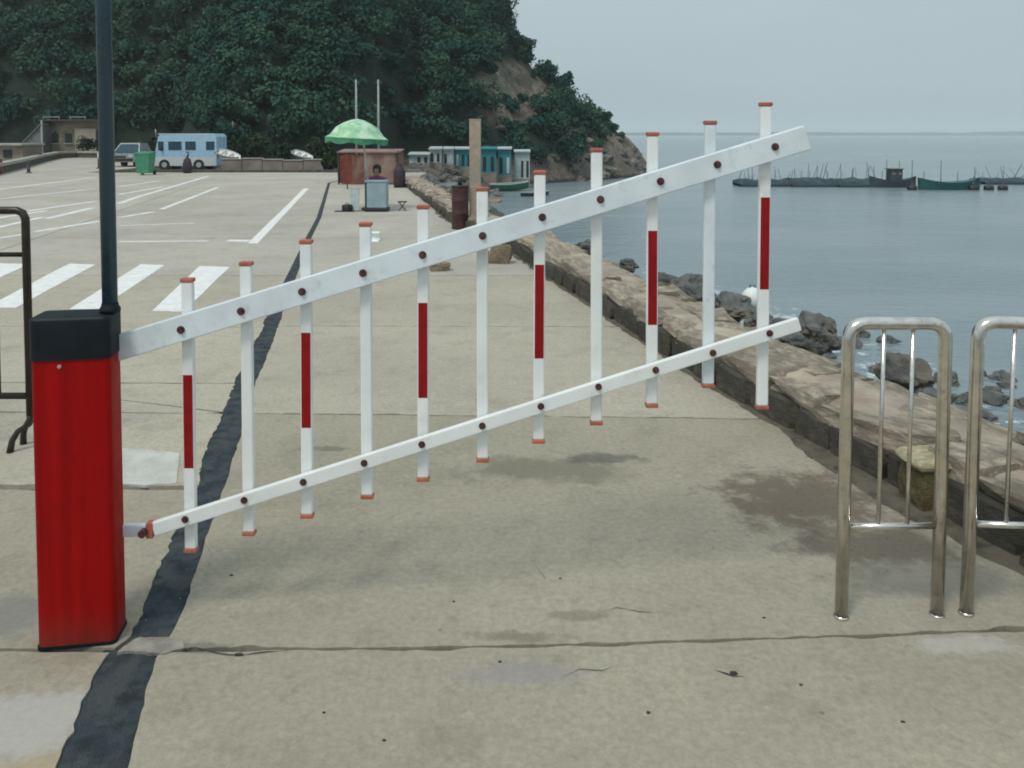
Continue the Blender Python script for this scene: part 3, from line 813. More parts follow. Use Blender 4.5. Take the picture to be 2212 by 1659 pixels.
def boulder(x, y, s, dark, label, group=None, z=None):
    z = (slope_z(x, y) if y < 34 else terrain(x, y)) if z is None else z
    me = random.choice(bould_l if dark else bould)
    o = bpy.data.objects.new('boulder', me); col.objects.link(o)
    o.location = (x, y, z + s * .12); o.scale = (s * random.uniform(.8, 1.3), s * random.uniform(.7, 1.1), s * random.uniform(.5, .8))
    o.rotation_euler = (random.uniform(-.3, .3), random.uniform(-.3, .3), random.uniform(0, 6.28))
    return tag(o, label, 'boulder', group)
for i in range(170):
    y = random.uniform(4, 33); k = random.random() ** .7
    xw = wall_x(min(y, 28)) + .95; x = xw + (shore_x(y) + .9 - xw) * k
    if k < .45: boulder(x, y, random.uniform(.2, .42), False, 'grey stone on the upper shore slope, close below the seawall', 'stones on the upper shore slope', slope_z(x, y) - .12)
    else: boulder(x, y, random.uniform(.18, .42), True, 'dark wet boulder low on the shore slope by the water', 'wet boulders low on the shore slope')
for (px, py, Yd, s, lab) in [(1268, 532, 11.5, .32, 'small dark rock over the wall edge, just left of the eighth picket'), (1345, 582, 9.8, .26, 'lower of two dark rocks over the wall edge between the eighth and ninth pickets'), (1360, 568, 10.2, .2, 'upper of two dark rocks over the wall edge between the eighth and ninth pickets'),
        (1440, 608, 8.9, .36, 'dark rock over the wall edge just right of the ninth picket'), (1478, 618, 8.6, .34, 'middle dark rock over the wall edge between the ninth and tenth pickets'), (1510, 640, 8.2, .4, 'dark rock over the wall edge just left of the tenth picket'),
        (1558, 655, 7.7, .3, 'dark rock over the wall edge just right of the tenth picket'), (1590, 660, 7.5, .32, 'dark rock just left of the round white float'), (1640, 690, 7.0, .3, 'dark rock right below the round white float, beside the last picket'),
        (1765, 712, 6.6, .42, 'dark rock past the right end of the lower rail'), (1720, 708, 6.6, .3, 'dark rock touching the view of the right end of the lower rail'), (1700, 730, 6.4, .25, 'small dark rock between the last picket and the right end of the lower rail')]:
    p = at(px, py, Yd)
    boulder(p.x, p.y, s, True, lab, None, p.z - s * .2)
p = at(1955, 790, 7.5); boulder(p.x, p.y, .48, True, 'large reddish-brown rock in the water seen through the nearer steel barrier', None, p.z - .15).data = bould[3]
p = at(2000, 850, 7.0); boulder(p.x, p.y, .4, True, 'low dark rock right below the large reddish-brown rock, behind the steel barrier', None, p.z - .15)
p = at(1065, 470, 36); boulder(p.x, 36, 1.6, True, 'big black boulder at the waterline just right of the tall tan post', None, -2.5)
p = at(1082, 505, 31); boulder(p.x, 31, 1.3, True, 'black boulder in front of the big one near the tall tan post', None, -2.3)
for i in range(70):
    y = random.uniform(36, 82); x = shore_x(y) + random.uniform(-5, .8)
    dk = random.random() < .35
    boulder(x, y, random.uniform(.4, 1.2), dk, 'black rock on the beach at the foot of the headland' if dk else 'pale rock on the beach at the foot of the headland', 'black rocks along the beach' if dk else 'pale rocks along the beach', terrain(x, y))
for i in range(40):
    x = random.uniform(3, 14.5); yf = np.interp(x, FOOT_X, FOOT_Y); y = yf + random.uniform(-1.5, 9); z = terrain(x, y)
    boulder(x, y, random.uniform(.5, 1.3), False, 'weathered rock standing out of the bare seaward end of the hill', 'crags on the seaward end of the hill', z)
for i in range(60):
    y = random.uniform(8.5, 17); x = shore_x(y) + random.uniform(.6, 3.6)
    boulder(x, y, random.uniform(.15, .5), True, 'dark rock awash in the shallow water off the seawall', 'rocks awash in the shallows', WATER_Z - random.uniform(.02, .12))
# white float lying among the rocks
p = at(1625, 645, 10.5)
fl = empty('mooring_float', (p.x, p.y, p.z - .12), 'round white float washed up among the dark rocks behind the last pickets', 'float')
MB().lathe([(.0, -.02), (.09, 0), (.135, .06), (.145, .13), (.12, .2), (.07, .25), (.02, .27), (0, .27)], n=20).build('body', M['float'], fl)
MB().tube([(-.03, 0, .26), (-.03, 0, .3), (.03, 0, .3), (.03, 0, .26)], .008, 6).build('ring', M['bolt'], fl)

# ------------------------------------------------------------------ barrier gate
BOXY = 2.66
bb = gnd(165, 1404)
gate = empty('barrier_gate', (bb.x - .016, bb.y + .075, 0), 'red cabinet with black cap and long white fence arm of red-banded pickets', 'barrier gate', rz=R(9))
BW, BD, BH = .243, .13, 1.105
def rbox(w, d, z0, z1, r, top=0., seg=5):
    def ring(w, d, r, z):
        pts = []
        for cx_, cy_, a0 in ((w / 2 - r, d / 2 - r, 0), (-w / 2 + r, d / 2 - r, 90), (-w / 2 + r, -d / 2 + r, 180), (w / 2 - r, -d / 2 + r, 270)):
            for k in range(seg + 1):
                a = R(a0 + 90 * k / seg); pts.append((cx_ + r * math.cos(a), cy_ + r * math.sin(a), z))
        return pts
    rings = [ring(w, d, r, z0)]
    if top > 0:
        rings.append(ring(w, d, r, z1 - top))
        for k in range(1, 5):
            a = R(90 * k / 4); q = top * (1 - math.cos(a)); rings.append(ring(w - 2 * q, d - 2 * q, max(.004, r - q), z1 - top + top * math.sin(a)))
    else: rings.append(ring(w, d, r, z1))
    n = len(rings[0]); mb = MB(); vs = [p for r_ in rings for p in r_]
    fs = [(j * n + i, j * n + (i + 1) % n, (j + 1) * n + (i + 1) % n, (j + 1) * n + i) for j in range(len(rings) - 1) for i in range(n)]
    mb.add(vs, fs, True); mb.add(rings[-1], [list(range(n))]); mb.add(rings[0], [list(reversed(range(n)))])
    return mb
rbox(BW + .006, BD + .004, .0, .012, .02).build('base_plate', M['black_cap'], gate)
rbox(BW, BD, .012, .965, .022).build('cabinet', M['red_box'], gate)
rbox(BW + .008, BD + .01, .965, BH, .026, .014).build('cap', M['black_cap'], gate)
MB().tube([(-.03, -BD / 2 + .001, .945), (-.03, -BD / 2 - .006, .945)], .006, 10).build('lock', M['pale_metal'], gate)

# raised fence arm, laid out in the vertical plane of the arm
def arm_Y(px): return 2.74 + (px - 262) / 1480 * .12
inv = gate.matrix_basis.inverted() if False else (Matrix.Translation(gate.location) @ Matrix.Rotation(R(9), 4, 'Z')).inverted()
def L(p): return inv @ p
def armp(px, py, dy=0.): q = at(px, py, arm_Y(px)); q.y += dy; return q
def bar(p, q, h, d, name, m, parent, ext=0., r=.004):
    """rectangular hollow bar between two points, vertical face height h, depth d"""
    p, q = Vector(p), Vector(q); dr = (q - p).normalized(); side = Vector((-dr.y, dr.x, 0)).normalized(); upv = dr.cross(side) * -1
    if upv.z < 0: upv = -upv
    Mx = Matrix((dr, side, upv)).transposed()
    return MB().box(L((p + q) / 2), ((q - p).length + ext, d, h), rot=(inv.to_3x3() @ Mx), bev=r).build(name, m, parent)
ub = bar(armp(225, 760), armp(1742, 297), .088, .032, 'upper_beam', M['white'], gate)
lr = bar(armp(332, 1142), armp(1726, 699), .048, .024, 'lower_rail', M['white_bright'], gate)
bar(armp(245, 1145), armp(318, 1144), .042, .022, 'rail_bracket', M['white'], gate)
cp = armp(315, 1145, -.012)
MB().tube([L(cp), L(cp + Vector((0, -.02, 0)))], .014, 12).build('pivot_bolt', M['bolt'], gate)
MB().box(L(armp(326, 1143)), (.022, .03, .052), rot=inv.to_3x3()).build('pivot_bracket', M['red_cap'], gate)
UB = [(395, 710), (524, 670), (655, 628), (786, 588), (914, 549), (1043, 508), (1171, 468), (1296, 430), (1425, 391), (1547, 355), (1671, 317)]
LB = [(403, 1118), (530, 1077), (657, 1038), (788, 997), (912, 957), (1042, 917), (1168, 875), (1292, 833), (1415, 797), (1538, 760), (1660, 718)]
TOP = [(397, 606), (525, 570), (656, 522), (786, 484), (912, 446), (1041, 407), (1167, 371), (1291, 322), (1413, 287), (1539, 262), (1660, 222)]
BOT = [(405, 1200), (532, 1163), (659, 1125), (790, 1083), (912, 1045), (1042, 1003), (1164, 962), (1290, 922), (1411, 884), (1534, 841), (1652, 888)]
BAND = {0: (812, 1015), 2: (720, 927), 4: (655, 862), 6: (572, 776), 8: (498, 703), 10: (425, 625)}
for i in range(11):
    t_ = armp(*TOP[i], .034); b_ = armp(*BOT[i], .034)
    ax = (t_ - b_).normalized()
    w = .040
    Mx = Matrix((Vector((1, 0, 0)), Vector((0, 1, 0)), ax)).transposed()
    rt = inv.to_3x3() @ Mx
    mb = MB().box(L((t_ + b_) / 2), (w, .026, (t_ - b_).length - .02), rot=rt, bev=.006)
    pk = mb.build('picket', M['white_bright'], gate)
    if i == 9: pk.data.materials[0] = M['white']
    for q in (t_, b_):
        e = -1 if q is t_ else 1
        MB().box(L(q + ax * e * .004), (w + .005, .031, .014), rot=rt, bev=.004).build('end_cap', M['red_cap'], pk)
    if i in BAND:
        y0, y1 = BAND[i]
        def on(py):
            k = (py - TOP[i][1]) / (BOT[i][1] - TOP[i][1]); return t_.lerp(b_, k)
        a, b = on(y0), on(y1)
        MB().box(L((a + b) / 2) , (w - .008, .0268, (a - b).length), rot=rt, bev=.0).build('red_band', M['red_tape'], pk)
    for (pt, par, th, rad) in ((UB[i], ub, .016, .014), (LB[i], lr, .012, .0125)):
        c = armp(*pt)
        MB().tube([L(c + Vector((0, -th + .001, 0))), L(c + Vector((0, -th - .004, 0)))], rad * .95, 16).tube([L(c + Vector((0, -th - .002, 0))), L(c + Vector((0, -th - .011, 0)))], rad * .6, 6, smooth=False).build('bolt', M['bolt'], par)
# reposition: parts were laid out in the gate's own frame; nothing else to do

# tall pole standing on the cabinet
pb = at(238, 676, gate.location.y + .02)
pole = empty('metal_pole', (pb.x, pb.y, BH), 'tall dark blue-grey round pole rising from the top of the red barrier cabinet', 'pole')
MB().tube([(0, 0, .006), (0, 0, 3.4)], .0245, 20).build('shaft', M['pole'], pole)
MB().lathe([(.0, 0), (.033, 0), (.033, .012), (.028, .02), (.026, .03)], n=20).build('collar', M['black_cap'], pole)

# ------------------------------------------------------------------ stainless barriers on the right
def steel_barrier(label):
    root = empty('steel_barrier', (0, 0, 0), label, 'barrier', 'stainless steel hoop barriers')
    w, h, r, c = .345, 1.045, .0222, .055
    def arc(p0, pc, p1, n=5): return [Vector(p0).lerp(Vector(pc), k / n).lerp(Vector(pc).lerp(Vector(p1), k / n), k / n) for k in range(n + 1)]
    pts = [Vector((0, 0, 0)), Vector((0, 0, h - c - .01))] + arc((0, 0, h - c), (0, 0, h - .008), (c, 0, h))[1:] + arc((w - c, 0, h), (w, 0, h - .008), (w, 0, h - c)) + [Vector((w, 0, 0))]
    MB().tube(pts, r, 20).build('hoop', M['steel'], root)
    MB().tube([(0, 0, .325), (w, 0, .325)], .0115, 14).build('crossbar', M['steel'], root)
    for x in (w * .36, w * .66): MB().tube([(x, 0, .325), (x, 0, h)], .0075, 10).build('inner_bar', M['steel'], root)
    for x in (0, w): MB().lathe([(.0, 0), (.026, 0), (.026, .006), (.0225, .009)], (x, 0, 0), 18).build('foot', M['steel'], root)
    return root
s1 = steel_barrier('nearer stainless steel hoop barrier, the whole one beside the seawall')
p = gnd(1817, 1333); q = gnd(2022, 1328); s1.location = (p.x, p.y, 0); s1.rotation_euler = (0, R(.5), math.atan2(q.y - p.y, q.x - p.x))
s2 = copy_tree(s1); s2['label'] = 'second stainless steel hoop barrier, cut off by the right edge of the photo'
p = gnd(2087, 1325); s2.location = (p.x, p.y, 0); s2.rotation_euler = (0, R(1.0), R(-2))

# ------------------------------------------------------------------ brown crowd barrier behind the cabinet
p = gnd(66, 968)
cb = empty('crowd_barrier', (p.x, p.y, 0), 'dark brown tubular crowd barrier standing behind the red cabinet at the left edge', 'barrier')
k = FPX / p.y
zt = CAM_H - (455 - 290) / k; zm = CAM_H - (551 - 290) / k; zb = CAM_H - (862 - 290) / k
x0 = 0.005; Wd = 1.9
arcp = [Vector((x0, 0, zt - .09)), Vector((x0, 0, zt - .045)), Vector((x0 - .014, 0, zt - .014)), Vector((x0 - .045, 0, zt)), Vector((x0 - .09, 0, zt))]
MB().tube([(x0, 0, zb - .11)] + arcp + [Vector((-Wd + .09, 0, zt)), Vector((-Wd + .045, 0, zt)), Vector((-Wd + .014, 0, zt - .014)), Vector((-Wd, 0, zt - .045)), Vector((-Wd, 0, zb - .11))], .021, 14).build('outer_frame', M['brown_tube'], cb)
MB().tube([(x0, 0, zm), (-Wd, 0, zm)], .013, 12).build('upper_rail', M['brown_tube'], cb)
MB().tube([(x0, 0, zb), (-Wd, 0, zb)], .018, 12).build('lower_rail', M['brown_tube'], cb)
for j in range(11):
    xx = -.165 - j * .15
    MB().tube([(xx, 0, zb), (xx, 0, zm)], .011 if j else .013, 10).build('upright', M['brown_tube'], cb)
for xx in (x0, -Wd):
    for s_ in (-1, 1):
        MB().tube([(xx, 0, zb - .09), (xx, s_ * .01, .16), (xx - .02, s_ * .02, .125), (xx - .05, s_ * .035, .105), (xx - .072, s_ * .05, .06), (xx - .08, s_ * .06, .0)], [.018, .016, .015, .015, .016, .018], 10).build('foot', M['brown_tube'], cb)

# ------------------------------------------------------------------ middle distance: post, drum, stones, litter
pz = gnd(1027, 492)
po = empty('square_post', (pz.x, pz.y, 0), 'tall square tan post standing by the wall, taller than everything near it', 'post')
MB().box((0, 0, .97), (.205, .2, 1.96), bev=.012).build('shaft', M['post'], po)
MB().box((0, 0, 1.96), (.212, .207, .03), bev=.006).build('top', M['post'], po)
pz = gnd(994, 494)
dr = empty('steel_drum', (pz.x, pz.y, 0), 'dark maroon drum with a stubby black handle, beside the tall tan post', 'drum')
MB().lathe([(0, 0), (.15, 0), (.155, .02), (.15, .04), (.15, .27), (.157, .285), (.15, .3), (.15, .5), (.157, .515), (.15, .53), (.15, .72), (.155, .74), (.145, .75), (.0, .75)], n=24).build('body', M['drum'], dr)
MB().lathe([(0, .752), (.157, .752), (.157, .775), (.05, .79), (0, .79)], n=24).build('lid', M['black'], dr)
MB().tube([(0, 0, .78), (0, 0, .92)], .035, 10).build('handle', M['black'], dr)
def stone_at(px, py, w, h, label):
    q = gnd(px, py); o = bpy.data.objects.new('loose_stone', stone_mesh(int(px), M['pebble'], 3, .2)); col.objects.link(o)
    o.location = (q.x, q.y, h * .42); o.scale = (w, w * .7, h); o.rotation_euler = (0, .1, random.uniform(-.3, .3)); tag(o, label, 'stone')
stone_at(1081, 568, .27, .26, 'biggest tan loose stone, lying where the promenade meets the seawall')
stone_at(950, 584, .24, .12, 'flat brown loose stone on the promenade just left of the biggest one')
stone_at(1046, 558, .13, .12, 'small loose stone between the biggest stone and the flat one')
q = gnd(808, 520)
pp = MB(); pp.add([(-.07, -.1, .0), (.08, -.1, .0), (.09, .14, .02), (-.06, .12, .05), (0, 0, .03)], [(0, 1, 4), (1, 2, 4), (2, 3, 4), (3, 0, 4)])
pp.box((0, .12, .07), (.15, .05, .13), rot=Matrix.Rotation(.5, 3, 'X'), bev=.01)
o = pp.build('paper_bag', M['foam']); o.location = q; tag(o, 'white paper bag lying on the concrete behind the fourth picket', 'litter')

# ------------------------------------------------------------------ vendor stall
SY = gnd(800, 456).y
def sx(px): return (px - CX) / FPX * SY
um = empty('parasol', (sx(795), SY + .25, 0), 'light green parasol with darker valance open over the vendor stall', 'parasol')
sc = FPX / SY
apex = CAM_H - (258 - 290) / sc; rim = CAM_H - (300 - 290) / sc; val = rim - .13
cxo = sx(758) - sx(795); Rr = .70; n = 48
vs = []; fs = []; rings = [(0, apex), (.22, apex - .03), (.45, apex - .10), (.68, apex - .2), (.86, rim + .06), (1., rim)]
for r_, z_ in rings:
    for k in range(n):
        a = 2 * math.pi * k / n; seg = (k % 6) / 6; dip = 1 - .045 * math.sin(math.pi * seg) * r_
        vs.append((cxo + Rr * r_ * math.cos(a) * dip, Rr * r_ * math.sin(a) * dip, z_ - .03 * r_ * math.sin(math.pi * seg) * 0 + (.03 * r_ * (1 - math.sin(math.pi * seg)) if 0 else 0)))
for j in range(len(rings) - 1):
    for k in range(n): fs.append((j * n + k, j * n + (k + 1) % n, (j + 1) * n + (k + 1) % n, (j + 1) * n + k))
MB().add(vs, fs, True).build('canopy', M['green_cloth'], um).rotation_euler = (0, R(3), 0)
vs = []
for k in range(n):
    a = 2 * math.pi * k / n; seg = (k % 6) / 6; vs.append((cxo + Rr * math.cos(a), Rr * math.sin(a), rim + .003)); vs.append((cxo + Rr * .985 * math.cos(a), Rr * .985 * math.sin(a), val + .05 - .06 * math.sin(math.pi * seg)))
MB().add(vs, [(2 * k, 2 * ((k + 1) % n), 2 * ((k + 1) % n) + 1, 2 * k + 1) for k in range(n)], True).build('valance', M['green_valance'], um).rotation_euler = (0, R(3), 0)
for k in range(8):
    a = 2 * math.pi * k / 8
    MB().tube([(cxo, 0, apex - .04), (cxo + Rr * .97 * math.cos(a), Rr * .97 * math.sin(a), rim - .01)], .006, 6).build('rib', M['pale_metal'], um).rotation_euler = (0, R(3), 0)
MB().tube([(.02, 0, .06), (cxo * .4, 0, rim), (cxo, 0, apex)], .02, 12).build('pole', M['pale_metal'], um)
MB().lathe([(0, 0), (.2, 0), (.2, .05), (.05, .08), (.03, .16), (0, .16)], n=20).build('base', M['kerb'], um)

fz = empty('ice_box', (sx(814), SY - .02, 0), 'pale blue upright ice box on a black base at the vendor stall', 'ice box')
hz = (458 - 392) / sc
MB().box((0, 0, .045), (.52, .36, .07), bev=.01).build('base', M['black'], fz)
MB().box((.015, 0, .08 + (hz - .1) / 2), (.44, .32, hz - .1), bev=.02).build('body', M['light_blue'], fz)
MB().box((-.225, 0, .08 + (hz - .1) / 2), (.035, .325, hz - .12), bev=.006).build('side_trim', M['dark_green'], fz)
MB().box((.01, 0, hz - .005), (.48, .35, .04), bev=.01).build('lid', M['light_blue'], fz)
for xx in (-.2, .2): MB().tube([(xx, -.15, .02), (xx + .03, -.15, .02)], .028, 10).build('wheel', M['black'], fz)
bd = empty('white_board', (sx(766), SY - .05, 0), 'small upright white board leaning left of the pale blue ice box', 'board')
MB().box((0, 0, .27), (.20, .02, .5), rot=Matrix.Rotation(-.12, 3, 'X'), bev=.004).build('panel', M['white_panel'], bd)
MB().tube([(-.08, .02, .45), (-.08, .16, .0)], .008, 6).build('prop', M['pale_metal'], bd)
bs = empty('cooking_pot', (sx(751), SY - .1, 0), 'squat black pot on the ground left of the white board', 'pot')
MB().lathe([(0, 0), (.09, 0), (.12, .05), (.12, .13), (.1, .15), (0, .17)], n=16).build('body', M['black'], bs)
MB().tube([(-.03, 0, .17), (-.03, 0, .2), (.03, 0, .2), (.03, 0, .17)], .007, 6).build('lid_knob', M['black'], bs)
MB().box((-.06, .02, .006), (.42, .22, .012)).build('tray', M['black'], bs)
st = empty('folding_stool', (sx(867), SY + .1, 0), 'small dark folding stool to the right of the ice box', 'stool')
MB().box((0, 0, .2), (.2, .17, .02), bev=.006).build('seat', M['black'], st)
for s_ in (-1, 1):
    for q_ in (-1, 1): MB().tube([(s_ * .08, q_ * .07, 0), (-s_ * .08, q_ * .07, .2)], .007, 6).build('leg', M['bolt'], st)
# seated vendor behind the ice box
def person():
    root = empty('person', (sx(805), SY + .55, 0), 'person with black hair and magenta top sitting low behind the pale blue ice box', 'person')
    J = {'pelvis': ((0, 0, .32), .13), 'waist': ((0, .01, .45), .12), 'chest': ((0, -.01, .62), .14), 'neck0': ((0, -.01, .74), .06), 'neck': ((0, -.02, .79), .05), 'head': ((0, -.03, .88), .085), 'crown': ((0, -.025, .95), .07)}
    E = [('pelvis', 'waist'), ('waist', 'chest'), ('chest', 'neck0'), ('neck0', 'neck'), ('neck', 'head'), ('head', 'crown')]
    for s_, n_ in ((-1, 'l'), (1, 'r')):
        J['sh' + n_] = ((s_ * .17, -.01, .69), .06); J['el' + n_] = ((s_ * .23, -.12, .5), .042); J['wr' + n_] = ((s_ * .13, -.3, .46), .03); J['ha' + n_] = ((s_ * .1, -.37, .455), .027)
        J['hi' + n_] = ((s_ * .09, -.04, .31), .1); J['kn' + n_] = ((s_ * .13, -.4, .38), .065); J['an' + n_] = ((s_ * .13, -.36, .06), .042); J['to' + n_] = ((s_ * .14, -.5, .03), .03)
        E += [('chest', 'sh' + n_), ('sh' + n_, 'el' + n_), ('el' + n_, 'wr' + n_), ('wr' + n_, 'ha' + n_), ('pelvis', 'hi' + n_), ('hi' + n_, 'kn' + n_), ('kn' + n_, 'an' + n_), ('an' + n_, 'to' + n_)]
    names = list(J); me = bpy.data.meshes.new('body'); me.from_pydata([J[n_][0] for n_ in names], [(names.index(a), names.index(b)) for a, b in E], [])
    o = bpy.data.objects.new('body', me); col.objects.link(o); o.parent = root
    sk = o.modifiers.new('skin', 'SKIN'); 
    for i, n_ in enumerate(names):
        r_ = J[n_][1]; me.skin_vertices[0].data[i].radius = (r_, r_ * (.75 if n_ in ('chest', 'waist', 'pelvis') else 1)); me.skin_vertices[0].data[i].use_root = (n_ == 'pelvis')
    sk.use_smooth_shade = True
    sb = o.modifiers.new('sub', 'SUBSURF'); sb.levels = sb.render_levels = 2
    m, t, b = base_mat('clothes_and_skin')
    tc = nn(t, 'ShaderNodeTexCoord').outputs['Object']; s3 = nn(t, 'ShaderNodeSeparateXYZ'); t.links.new(tc, s3.inputs[0])
    c = mixc(t, math_(t, 'GREATER_THAN', s3.outputs[2], .40), (.02, .022, .03), (.20, .045, .15))
    c = mixc(t, math_(t, 'GREATER_THAN', s3.outputs[2], .765), c, (.36, .2, .13))
    far = math_(t, 'MULTIPLY', math_(t, 'LESS_THAN', s3.outputs[1], -.22), math_(t, 'GREATER_THAN', s3.outputs[2], .43))
    c = mixc(t, far, c, (.36, .2, .13))
    t.links.new(c, b.inputs['Base Color']); b.inputs['Roughness'].default_value = .8; me.materials.append(m)
    hb = MB(); hb.lathe([(.001, .135), (.05, .125), (.088, .09), (.104, .03), (.1, -.03), (.08, -.075), (.03, -.08)], (0, .012, .885), 18); hb.build('hair', M['hair'], root)
    for s_ in (-1, 1):
        for f in range(4): MB().tube([(s_ * .1 + (f - 1.5) * .014, -.385, .45), (s_ * .1 + (f - 1.5) * .015, -.43, .445), (s_ * .1 + (f - 1.5) * .015, -.45, .43)], [.008, .007, .006], 6).build('finger', M['skin'], root)
    MB().tube([(0, -.118, .885), (0, -.135, .87)], [.01, .014], 6).build('nose', M['skin'], root)
    return root
person()
ps = empty('wooden_stool', (sx(805), SY + .57, 0), 'low stool under the seated person behind the ice box', 'stool')
MB().box((0, 0, .2), (.28, .26, .03), bev=.008).build('seat', M['post'], ps)
for a in (-1, 1):
    for b in (-1, 1): MB().tube([(a * .11, b * .1, 0), (a * .09, b * .08, .19)], .014, 8).build('leg', M['post'], ps)

# red-brown tarpaulin booth behind the parasol
TY = 28.
def tx(px, Y=TY): return (px - CX) / FPX * Y
def tz(py, Y): return CAM_H - (py - 290) / FPX * Y
bt = empty('tarpaulin_booth', (tx(802), TY, 0), 'low booth hung with faded red-brown tarpaulin behind the parasol', 'booth')
hw = (tx(868) - tx(742)) / 2; zt_ = tz(324, TY)
def cloth(w, h, nx=14, nz=8, amp=.05, seed=0.):
    vs = []; 
    for j in range(nz + 1):
        for i in range(nx + 1):
            x = (i / nx - .5) * w; z = j / nz * h; vs.append((x, amp * mnoise.noise(Vector((x * 3, z, seed))) + amp * .5 * math.sin(x * 9 + seed), z))
    return MB().add(vs, [(j * (nx + 1) + i, j * (nx + 1) + i + 1, (j + 1) * (nx + 1) + i + 1, (j + 1) * (nx + 1) + i) for j in range(nz) for i in range(nx)], True)
o = cloth(hw * 1.2, zt_ * .93, seed=1.).build('front_sheet', M['pink_tarp'], bt, (hw * .32, -.55, .05))
o = cloth(hw * .75, zt_ * .85, seed=4.).build('front_sheet', M['brown_tarp'], bt, (-hw * .55, -.58, .03))
MB().box((0, 0, zt_ - .03), (hw * 2 + .1, 1.3, .05), rot=Matrix.Rotation(R(3), 3, 'X'), bev=.01).build('roof', M['pink_tarp'], bt)
o = cloth(1.2, zt_ * .9, seed=6.).build('side_sheet', M['brown_tarp'], bt, (hw, 0, .03)); o.rotation_euler = (0, 0, R(90))
o = cloth(1.2, zt_ * .9, seed=7.).build('side_sheet', M['brown_tarp'], bt, (-hw, 0, .03)); o.rotation_euler = (0, 0, R(90))
for a in (-1, 1):
    for b in (-1, 1): MB().tube([(a * hw, b * .6, 0), (a * hw, b * .6, zt_)], .025, 8).build('post', M['bark'], bt)
sk_ = empty('cloth_banner', (tx(747, 25), 25, 0), 'dark red cloth hanging on a stick at the left end of the booth', 'banner')
cloth(.38, .85, seed=9., amp=.03).build('cloth', M['maroon'], sk_, (0, 0, .2)); MB().tube([(.03, .03, 0), (.03, .03, 1.12)], .018, 8).build('stick', M['bark'], sk_)
q = gnd(863, 405)
sa = empty('stuffed_sack', (q.x, q.y, 0), 'tall dark purple sack standing at the right end of the booth', 'sack')
MB().lathe([(0, 0), (.17, 0), (.2, .1), (.19, .35), (.2, .5), (.13, .64), (.05, .7), (.07, .76), (0, .77)], n=18).build('body', M['purple_dark'], sa)
MB().lathe([(.052, .685), (.062, .695), (.062, .712), (.052, .72)], n=14).build('tie', M['bark'], sa)

# ------------------------------------------------------------------ van and things at the car park's far edge
VY = 41.; 
vx0, vx1 = tx(346, VY), tx(479, VY); vl = vx1 - vx0; vtop = tz(290, VY); vb = 0.02
van = empty('parked_van', ((vx0 + vx1) / 2, VY, vb - .1), 'pale blue and white minivan parked side-on at the far edge of the car park', 'van')
hl = vl / 2; ht = vtop - vb + .1
ground_z = 0
body = [(-hl, .22), (-hl * 1.0, .62), (-hl * .93, ht * .62), (-hl * .86, ht * .93), (-hl * .8, ht - .02), (hl * .95, ht), (hl * 1.0, ht * .93), (hl, .25), (hl * .97, .2), (-hl * .97, .2)]
MB().prism_y([(x, z) for x, z in body][::1], -.72, .72).build('body', M['van'], van)
MB().box((0, -.722, .42), (vl * .985, .012, .42), bev=.004).build('lower_panel', M['van_low'], van)
MB().box((.04, 0, ht + .012), (vl * .9, 1.36, .04), bev=.015).build('roof', M['van_low'], van)
for (a, b) in ((355, 367), (377, 405), (413, 435), (457, 475)):
    xa, xb = tx(a, VY) - van.location.x, tx(b, VY) - van.location.x
    w_ = MB().box(((xa + xb) / 2, -.728, ht * .68), (xb - xa, .016, .43), bev=.02).build('window', M['glass'], van)
    MB().box(((xa + xb) / 2, -.722, ht * .68), (xb - xa + .05, .012, .48), bev=.01).build('window_frame', M['van'], w_)
MB().box((-hl * .9, 0, ht * .72), (.05, 1.2, .5), rot=Matrix.Rotation(R(12), 3, 'Y'), bev=.02).build('windscreen', M['glass'], van)
for px in (368, 441):
    xx = tx(px, VY) - van.location.x
    w_ = MB().tube([(xx, -.74, .26), (xx, -.56, .26)], .27, 20).build('wheel', M['tyre'], van)
    MB().tube([(xx, -.75, .26), (xx, -.735, .26)], .13, 14).build('hub', M['pale_metal'], w_)
    MB().tube([(xx, .56, .26), (xx, .74, .26)], .27, 20).build('wheel', M['tyre'], van)
for s_ in (-1, 1):
    MB().box((-hl - .005, s_ * .5, .62), (.02, .26, .16), bev=.005).build('headlight', M['pale_metal'], van)
    MB().box((hl + .005, s_ * .6, .75), (.02, .12, .3), bev=.004).build('tail_light', M['lamp_red'], van)
MB().box((-hl * .75, -.8, ht * .58), (.06, .12, .16), bev=.01).build('mirror', M['black'], van)
MB().box((.12, -.738, ht * .5), (.16, .012, .03)).build('door_handle', M['black'], van)
MB().tube([(-hl * .95, -.6, ht * .9), (-hl * .97, -.6, ht + .25)], .02, 6).build('aerial', M['pale_metal'], van)

q = gnd(314, 378)
wb = empty('wheelie_bin', (q.x, q.y, 0), 'green wheeled litter bin at the far edge of the car park, left of the minivan', 'bin')
MB().add([(-.24, -.25, .08), (.24, -.25, .08), (.24, .25, .08), (-.24, .25, .08), (-.31, -.33, .88), (.31, -.33, .88), (.31, .33, .88), (-.31, .33, .88)], [(3, 2, 1, 0), (4, 5, 6, 7), (0, 1, 5, 4), (1, 2, 6, 5), (2, 3, 7, 6), (3, 0, 4, 7)]).build('body', M['bin_green'], wb)
MB().box((0, 0, .92), (.66, .7, .07), rot=Matrix.Rotation(R(4), 3, 'X'), bev=.03).build('lid', M['bin_green'], wb)
for s_ in (-1, 1): MB().tube([(s_ * .22, .3, .1), (s_ * .29, .3, .1)], .1, 14).build('wheel', M['tyre'], wb)
MB().tube([(-.25, .38, .88), (.25, .38, .88)], .02, 8).build('handle', M['bin_green'], wb)

